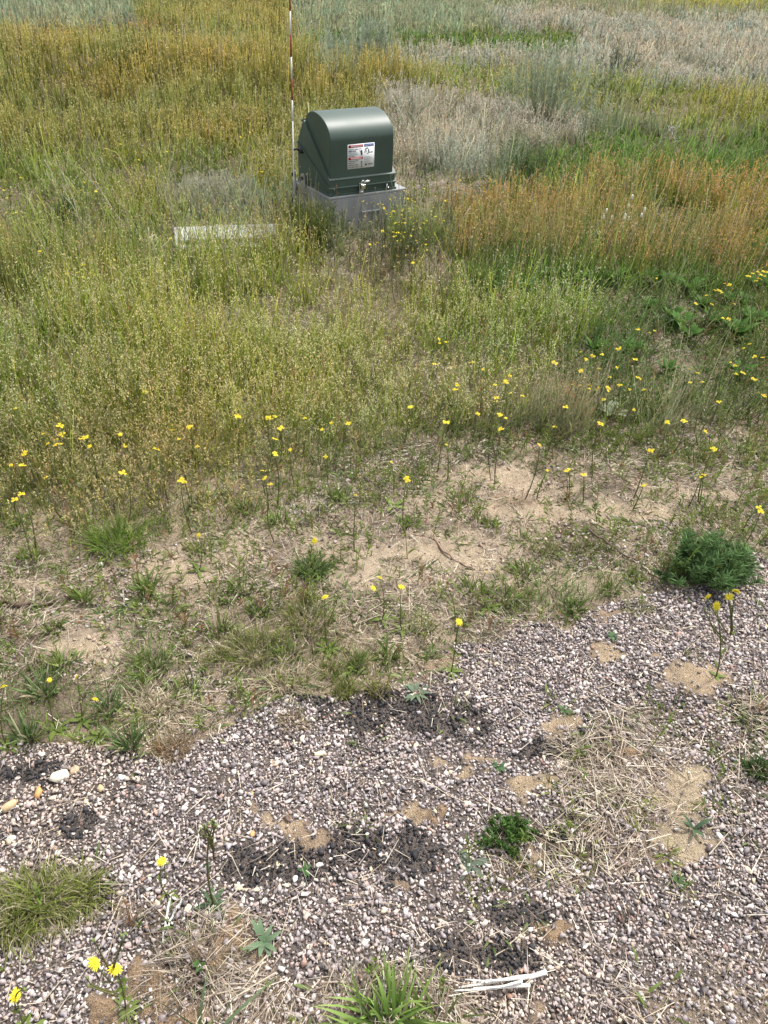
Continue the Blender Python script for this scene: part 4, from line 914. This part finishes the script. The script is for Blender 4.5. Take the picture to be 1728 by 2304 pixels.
for i, (x, y) in enumerate(TUFT):
    x += rng.normal(0, 8)
    if i % 3: clump('weed_clump', x, y, rng.uniform(60, 110), rng.uniform(.05, .09), 60, 'small leafy green weed tuft on the sandy strip', (.11, .17, .04), (.22, .28, .08), .0055, .7, .12, .4, cat='weed', prof='leaf', K=3, mat=M_LEAF, group='leafy tufts on the sandy strip')
    else: clump('grass_clump', x, y, rng.uniform(70, 120), rng.uniform(.06, .10), 110, 'small loose green grass tuft on the sandy strip', YG0, YG1, .0026, .9, .25, .5, group='grass tufts on the sandy strip')
for i, (x, y) in enumerate([(1245,1775),(1310,1860),(1250,1880),(1380,1800),(1110,1990),(1170,1950),(1345,1925),(1530,1995),(1060,2015),(1230,1960),(1290,1930),(1500,1920),(1585,1820),(1640,1815)]):
    clump('grass_clump', x, y, 70, .045, 34, 'short yellow green crabgrass sprig in the straw band on the gravel', (.14, .19, .04), (.28, .33, .09), .0045, 1.6, .1, .5, group='crabgrass sprigs in the straw band')
clump('straw_tuft', 1290, 1690, 150, .09, 170, 'tuft of bleached straw stalks in the right gravel', (.46, .40, .30), (.64, .57, .46), .0026, 1.5, .3, .7, cat='straw')
clump('straw_tuft', 430, 2180, 260, .12, 360, 'combed mat of grey straw near the bottom left', (.40, .34, .27), (.56, .49, .40), .0018, 2.2, .3, .6, cat='straw')
clump('straw_tuft', 1560, 2200, 330, .11, 130, 'thin spread of brown straw at the bottom right', (.34, .27, .2), (.48, .41, .32), .0015, 2.4, .3, .6, cat='straw')
clump('straw_tuft', 800, 2240, 240, .10, 180, 'loose straw behind the bright clump at the bottom', (.36, .31, .25), (.5, .45, .38), .0018, 2.2, .3, .6, cat='straw')
for x, y, s in ((60, 1660, 70), (240, 1600, 90), (100, 1560, 80), (290, 1680, 70)):
    clump('weed_clump', x, y, s, .11, 70, 'leafy green weed in the left gravel edge thicket', (.10, .16, .055), (.19, .26, .10), .005, .6, .1, .3, cat='weed', prof='leaf', K=3, mat=M_LEAF, group='leafy weeds in the left thicket')
clump('weed_clump', 1700, 1735, 90, .06, 220, 'dark green low weed cut by the right edge', (.05, .10, .03), (.1, .16, .05), .004, .8, .05, .3, cat='weed')
def bush(name, px, py, wpx, hpx, n, label, c0, c1, Ls=.04, W=.004, stems=40, cat='shrub', group=None, mat=None, droop=.2, vert=.6):
    """many thin stems fanning from one root, leaves all along them"""
    b = at(px, py); k = depth(b) / F; rx, h = wpx / 2 * k, hpx * k * 1.05
    t = thing(name, b, label, cat, group); mb = MB(); lb = MB()
    a = rng.uniform(0, 6.283, stems); r = np.sqrt(rng.random(stems)) * rx
    lop = 1 + .22 * np.sin(a * 2 + px) + .16 * np.sin(a * 5 + py); r = r * lop; rx0 = rx; rx = rx * 1.3
    tops = np.stack([np.cos(a) * r, np.sin(a) * r, h * np.sqrt(np.clip(1.05 - (r / rx) ** 2 * .95, .05, 1)) * rng.uniform(.5, 1.1, stems)], 1)
    for i in range(stems):
        st_ = tops[i] * [.38, .38, 0]
        P = bez(st_, tops[i], [tops[i][0] * .18, tops[i][1] * .18, -h * .04], 6); tube(mb, P, np.linspace(.0022, .0008, 6) * max(1, k * 600 / 1.6), np.asarray(c0) * [1.5, 1.1, .9], 3)
        m = n // stems; tt = rng.uniform(.12, 1, m) ** .8; pp = np.stack([np.interp(tt, np.linspace(0, 1, 6), P[:, j_]) for j_ in range(3)], 1)
        an = rng.uniform(0, 6.283, m); d = np.stack([np.cos(an), np.sin(an), rng.uniform(.0, 1.6, m) * vert + .2], 1) + tops[i] / np.linalg.norm(tops[i]) * .5
        v = rng.uniform(.65, 1.25) * rng.uniform(.8, 1.2, (m, 1))
        strips(lb, pp, d, Ls * rng.uniform(.5, 1.2, m), W * rng.uniform(.7, 1.3, m), droop, np.asarray(c0) * v, np.asarray(c1) * v, 3 if Ls > .03 and k < .0025 else 2, 'leaf')
    link('stems', mb.mesh('stems', M_TWIG), t); link('foliage', lb.mesh('foliage', mat or M_LEAF), t); return t
bush('green_shrub', 1590, 1298, 185, 88, 5200, 'dense green shrublet where sand meets gravel on the right', (.075, .145, .045), (.16, .26, .10), .036, .0042, 90)
bush('ferny_weed', 1145, 1888, 105, 42, 1700, 'low ferny dark green weed on the gravel', (.06, .13, .03), (.13, .23, .06), .014, .0035, 60, cat='weed')
bush('sage_bush', 1228, 275, 200, 150, 5200, 'large grey green bush with open wispy stems behind and right of the cabinet', (.20, .25, .155), (.38, .44, .31), .075, .006, 70, mat=M_GRASS, vert=1.2)
bush('sage_bush', 1040 + 350, 165, 90, 60, 900, 'smaller dark sage bush behind the large wispy one', (.09, .12, .075), (.17, .21, .14), .06, .007, 30, vert=1.1)
bush('sage_bush', 1368, 222, 75, 55, 800, 'small pale bush right of the large wispy one', (.11, .15, .08), (.2, .26, .15), .05, .007, 30, vert=1.0)
bush('sage_bush', 835, 190, 110, 90, 2000, 'grey green bush rising directly behind the cabinet', (.19, .24, .16), (.36, .42, .31), .09, .008, 50, mat=M_GRASS, vert=1.3)
bush('sage_bush', 765, 160, 110, 80, 1800, 'grey green bush between the rod and the bush behind the cabinet', (.19, .24, .16), (.35, .41, .30), .09, .008, 50, mat=M_GRASS, vert=1.3)
bush('sage_bush', 98, 112, 70, 42, 700, 'dark little bush far back at the left', (.08, .12, .06), (.15, .2, .1), .06, .008, 26)
bush('sage_bush', 620, 115, 34, 30, 350, 'bright lime green bush left of the rod', (.16, .22, .06), (.3, .38, .12), .05, .008, 20)
bush('green_weed', 152, 500, 62, 46, 420, 'darker green upright weed in the left grass', (.06, .11, .04), (.12, .18, .07), .06, .006, 22, cat='weed')
bush('green_weed', 352, 232, 34, 26, 260, 'deep green weed spot in the gold grass', (.035, .09, .025), (.07, .14, .04), .05, .007, 18, cat='weed')
bush('green_weed', 1175, 395, 130, 75, 1500, 'spreading green weed on the bare patch behind the cabinet', (.07, .11, .045), (.15, .2, .08), .07, .005, 50, cat='weed', mat=M_GRASS)
bush('green_weed', 935, 555, 150, 90, 2600, 'airy light green weed under the yellow flower drift beside the cabinet', (.17, .23, .06), (.34, .40, .14), .045, .003, 100, cat='weed', mat=M_GRASS, vert=1.3)
bush('green_weed', 705, 548, 150, 88, 3800, 'feathery green mound against the cabinet base', (.075, .11, .025), (.17, .2, .05), .05, .0035, 120, cat='weed', mat=M_GRASS, vert=1.4)
bush('green_weed', 500, 462, 210, 60, 1500, 'pale silvery weed mass left of the cabinet', (.26, .27, .20), (.42, .43, .34), .06, .005, 90, cat='weed', mat=M_GRASS, vert=1.2)
def dock(px, py, n, L, W, label, c=(.075, .16, .03), el=1.6, cat='weed', group=None, name='broad_leaved_weed', droop=.35, c2=None):
    b = at(px, py); t = tag(bpy.data.objects.new(name, None), label, cat, group)
    mb = MB(); rosette_mb(mb, n, L, W, el, c, c2, seed=int(px * 7 + py), K=4, drp=droop, jit=.6)
    bpy.data.objects.remove(t); return tag(link(name, mb.mesh(name, M_LEAF), None, b), label, cat, group)
for (x, y, s) in [(1290,625,1.1),(1330,632,1.1),(1400,628,1.1),(1255,612,1),(1210,605,.9),(1450,640,1),(1500,650,1.1),(1700,660,1.2),(1670,700,1.1),(1600,650,1),(1290,652,1),(1240,640,.9),(1370,648,1.2),(1335,655,1),(1545,668,1.2),(1525,745,1.1),(1650,770,1.3),(1690,740,1.2),(1455,705,.8),(1510,725,.9),(1335,800,.9),(1500,845,.9),(1545,770,1),(1190,662,.8),(965,690,.6),(1600,740,1),(1470,655,.9),(1110,640,.7),(1660,850,1),(1420,800,.8),(1580,700,.8),(1640,690,1)]:
    dock(x, y, 18, .14 * s, .032 * s, 'clump of broad dark green dock leaves in the right hand weeds', el=1.8, group='dock clumps in the right hand weeds')
dock(1372, 935, 10, .10, .034, 'silvery felted mullein rosette below the yellow flowers', (.25, .30, .19), 1.0, c2=(.36, .4, .28), name='mullein')
dock(1512, 905, 7, .085, .036, 'single upright pale mullein sprout right of the silvery rosette', (.2, .26, .14), 2.4, c2=(.28, .33, .19), name='mullein')
dock(1490, 730, 10, .09, .03, 'grey green mullein amid the dock leaves', (.17, .22, .15), 1.1, name='mullein')
dock(592, 2122, 13, .055, .010, 'star shaped blue green rosette on the lower gravel', (.10, .165, .085), .55, c2=(.17, .25, .14), name='rosette_weed', droop=.25)
dock(935, 1566, 11, .05, .010, 'small pale star rosette at the gravel tip', (.10, .15, .085), .5, c2=(.18, .24, .15), name='rosette_weed')
dock(1060, 1950, 10, .05, .012, 'flat grey green rosette at the black crumbs', (.09, .12, .08), .3, name='rosette_weed')
dock(1560, 1868, 6, .06, .009, 'dark seedling standing on the right sandy patch', (.06, .10, .05), 1.2, name='rosette_weed')
dock(885, 1140, 4, .06, .014, 'lime green split leaf sprout on the sand', (.2, .28, .07), .35, name='rosette_weed', droop=.1)
dock(685, 1960, 7, .022, .007, 'tiny bright seedling in the black crumbs', (.06, .14, .04), .7, name='seedling')
dock(1525, 1985, 7, .035, .006, 'small seedling in the right gravel', (.09, .15, .06), 1.0, name='seedling')
dock(1120, 1730, 8, .028, .006, 'small green seedling above the ferny weed', (.07, .13, .05), .9, name='seedling')
dock(1268, 1602, 8, .03, .006, 'small green seedling between two sandy spots', (.09, .15, .06), .9, name='seedling')
dock(448, 2175, 9, .02, .007, 'small green seedling in the grey straw mat', (.06, .13, .03), .7, name='seedling')
dock(1378, 1435, 8, .028, .008, 'green seedling above the round sandy spot', (.07, .13, .05), .5, name='seedling')

# pale seeding thistle over the orange grass
b = at(1395, 590); t = thing('white_bud_plant', b, 'tall thin plant with white bud heads above the orange grass', 'wild plant')
heads = zl([(1073,850),(1058,888),(962,910),(985,940),(978,965),(1043,930),(1058,943),(1127,905),(1113,930),(1033,985),(918,1003),(950,937),(1040,945)], 864, 0)
WB = MB(); v, f = hull_stone(18, 9, .95, .06); WB.add(v * [.014, .014, .016], None, f, (.78, .78, .66)); WBM = WB.mesh('bud_head', M_PETAL, True)
sm = MB(); tube(sm, bez((0, 0, 0), (0, 0, .28), (.01, 0, 0)), np.linspace(.003, .002, 6), STEMC * 1.2, 5)
for x, y in heads:
    d = R @ np.array([(x - 864) / F, -(y - 1152) / F, -1.0]); s = (b[1] + rng.uniform(-.04, .04)) / d[1]; p = np.array([0, 0, CH]) + s * d - b
    tube(sm, bez((0, 0, .15 + rng.uniform(0, .1)), p, (p[0] * .2, 0, -.02)), .0013, STEMC * 1.3, 4)
    link('bud_head', WBM, t, p)
link('stems', sm.mesh('stems', M_LEAF), t)

# ------------------------------------------------------------------ sticks, splinters and dry stalks
def stick(name, pts, r, col, label, cat='stick', hgt=.004, group=None, twigs=0):
    P = []
    for k_, (x, y) in enumerate(pts):
        hh = hgt if np.isscalar(hgt) else hgt[k_]
        p = G(x, y, hh); P.append([p[0], p[1], float(gz(p[0], p[1])) + hh])
    P = np.array(P); b = P[0].copy(); n = max(8, 3 * len(P)); tt = np.linspace(0, 1, len(P))
    Q = np.stack([np.interp(np.linspace(0, 1, n), tt, P[:, j_]) for j_ in range(3)], 1) - b + rng.normal(0, r * .5, (n, 3))
    mb = MB(); tube(mb, Q, np.linspace(r, r * .55, n) * rng.uniform(.85, 1.15, n), col, 6)
    for i in range(twigs):
        s = Q[rng.integers(1, n - 1)]; d = rng.normal(size=3); d[2] = abs(d[2]) * .6; tube(mb, bez(s, s + d / np.linalg.norm(d) * rng.uniform(.05, .14), rng.normal(0, .01, 3)), r * .4, col, 4)
    return tag(link(name, mb.mesh(name, M_TWIG), None, b), label, cat, group)
BR, PL, DK = (.24, .17, .12), (.5, .44, .35), (.12, .085, .065)
stick('stick', q2([(215,110),(255,165),(300,205),(345,228),(385,245)]), .0042, BR, 'brown forked stick lying on the bare sand')
stick('stick', q2([(30,105),(120,104),(215,112)]), .002, BR, 'thin straight twig meeting the brown stick on the sand')
stick('stick', q2([(880,72),(935,115),(1000,165),(1050,195),(1105,212)]), .0042, DK, 'dark slanting stick left of the green shrublet', hgt=[.05, .03, .015, .01, .004])
stick('stick', q2([(1110,228),(1160,268),(1235,296),(1310,300)]), .004, (.4, .33, .27), 'grey curved stick running under the green shrublet')
stick('stick', q2([(1170,225),(1200,258),(1240,280)]), .002, (.4, .33, .27), 'short twig beside the grey curved stick')
stick('stick', q2([(900,45),(1000,95),(1100,150),(1175,190)]), .002, BR, 'long thin twig above the dark slanting stick')
stick('stick', q2([(905,482),(960,488),(1030,478)]), .0022, (.33, .27, .22), 'short bowed twig on the upper gravel')
stick('stick', q1([(760,765),(900,782),(1050,768)]), .003, (.42, .35, .27), 'bowed pale twig in the straw at the gravel edge')
stick('stick', q1([(0,400),(120,405),(230,385)]), .009, DK, 'dark rotting stick at the left on the sand')
stick('stick', q1([(530,960),(600,1010),(700,960)]), .0018, PL, 'pale stalk bent over by the red brown tuft')
stick('stick', [(0, 1365), (80, 1362), (160, 1350)], .003, DK, 'thin dark twig left of the rotting stick')
stick('stick', zl([(450,845),(452,900),(462,968)], 864, 576), .0028, DK, 'dark upright twig standing on the bare sand at right', hgt=[.12, .06, 0])
stick('stick', q3([(735,560),(715,650),(700,750)]), .003, (.55, .55, .5), 'grey white flattened stalk above the grey straw mat')
stick('stick', q3([(790,555),(740,640),(712,715)]), .003, (.5, .5, .45), 'second flattened stalk crossing the grey straw mat')
stick('stick', zl([(75,40),(170,60),(400,180),(440,240)], 864, 1728), .0012, PL, 'thin pale stalk over the right brown ant mound') 
# bleached wood splinters
WOODM = attr_mat('bleached_wood', .8, .2, .5, 120, .15)
wd = thing('wood_splinters', at(1130, 2218), 'bundle of bleached white wood splinters on the lower gravel', 'wood splinters')
wb = at(1130, 2218)
for k_, (pts, r) in enumerate(((zl([(320,960),(430,940),(560,920),(640,915),(695,895)], 864, 1728), .0055), (zl([(300,978),(430,968),(560,958),(625,955)], 864, 1728), .0038), (zl([(345,930),(420,938),(520,932),(600,928)], 864, 1728), .003), (zl([(380,972),(500,965),(590,946)], 864, 1728), .003))):
    P = np.array([at(x, y) + [0, 0, .012 + .004 * k_] for x, y in pts]); n = 12; tt = np.linspace(0, 1, len(P))
    Q = np.stack([np.interp(np.linspace(0, 1, n), tt, P[:, j_]) for j_ in range(3)], 1) - wb
    mb = MB(); tube(mb, Q, np.linspace(r * .35, r, n) * rng.uniform(.85, 1.15, n), (.72, .70, .64), 5); link('splinter', mb.mesh('splinter', WOODM), wd)
def z4(l, ox, oy, s=1.92): return [(ox + a / s, oy + b / s, ox + c / s, oy + d / s) for a, b, c, d in l]
# dry stalks standing or leaning in the left field
def stalks(pts, label, group, col=PL, r=.0022, h1=.28, twigs=5):
    for (x0, y0, x1, y1) in pts:
        b = at(x0, y0); d = R @ np.array([(x1 - 864) / F, -(y1 - 1152) / F, -1.0]); p = np.array([0, 0, CH]) + d * ((b[1] + .05) / d[1]) - b
        mb = MB(); P = bez((0, 0, 0), p, rng.normal(0, .02, 3), 8); tube(mb, P, np.linspace(r, r * .5, 8), col, 4)
        for i in range(twigs):
            s = P[rng.integers(2, 7)]; q_ = p / np.linalg.norm(p) * .6 + rng.normal(0, .5, 3); tube(mb, bez(s, s + q_ / np.linalg.norm(q_) * rng.uniform(.03, .10), rng.normal(0, .008, 3)), r * .5, col, 3)
        tag(link('dry_stalk', mb.mesh('dry_stalk', M_TWIG), None, b), label, 'dry stalk', group)
stalks(z4([(180,780,90,640),(270,860,190,690),(350,1000,240,700),(500,900,330,700),(560,1000,400,750),(150,960,100,840),(430,1030,270,800),(470,760,430,700)], 0, 0), 'leaning pale dry stalk in the left field', 'leaning dry stalks left')
stalks(z4([(770,1040,735,800),(735,900,738,740),(610,790,650,730),(790,1020,640,910),(1100,980,950,850),(1130,960,1060,850)], 0, 0), 'dead branched stalk standing by the concrete lid', 'dead stalks by the lid', (.3, .24, .2))
stalks(z4([(660,1180,640,980),(670,1180,655,1010),(675,1180,700,1060),(665,1180,630,1060)], 0, 0), 'bleached forked stalk in the grass left of centre', 'bleached forked stalks', (.6, .54, .42), twigs=7)
stalks(z4([(570,640,480,300),(600,640,560,330),(1040,300,990,150),(860,530,830,470),(210,260,200,130),(280,280,320,150),(1240,560,1500,570),(60,240,35,110),(190,180,210,110)][:7], 864, 0), 'tall pale dead stalk in the right far field', 'dead stalks in the right far field', (.42, .39, .3), r=.003)
stalks(z4([(1190,620,1240,560),(1250,610,1300,600),(1240,600,1255,565),(1260,605,1225,540)], 864, 0), 'bleached white dead twig in the right green grass', 'bleached dead twigs right', (.62, .6, .56), r=.003, twigs=6)
stalks(z4([(280,1060,375,890),(420,1000,500,900),(590,1040,530,900)], 864, 0), 'bent straw stalk right of the flower drift', 'straw stalks near the drift', (.5, .44, .32))
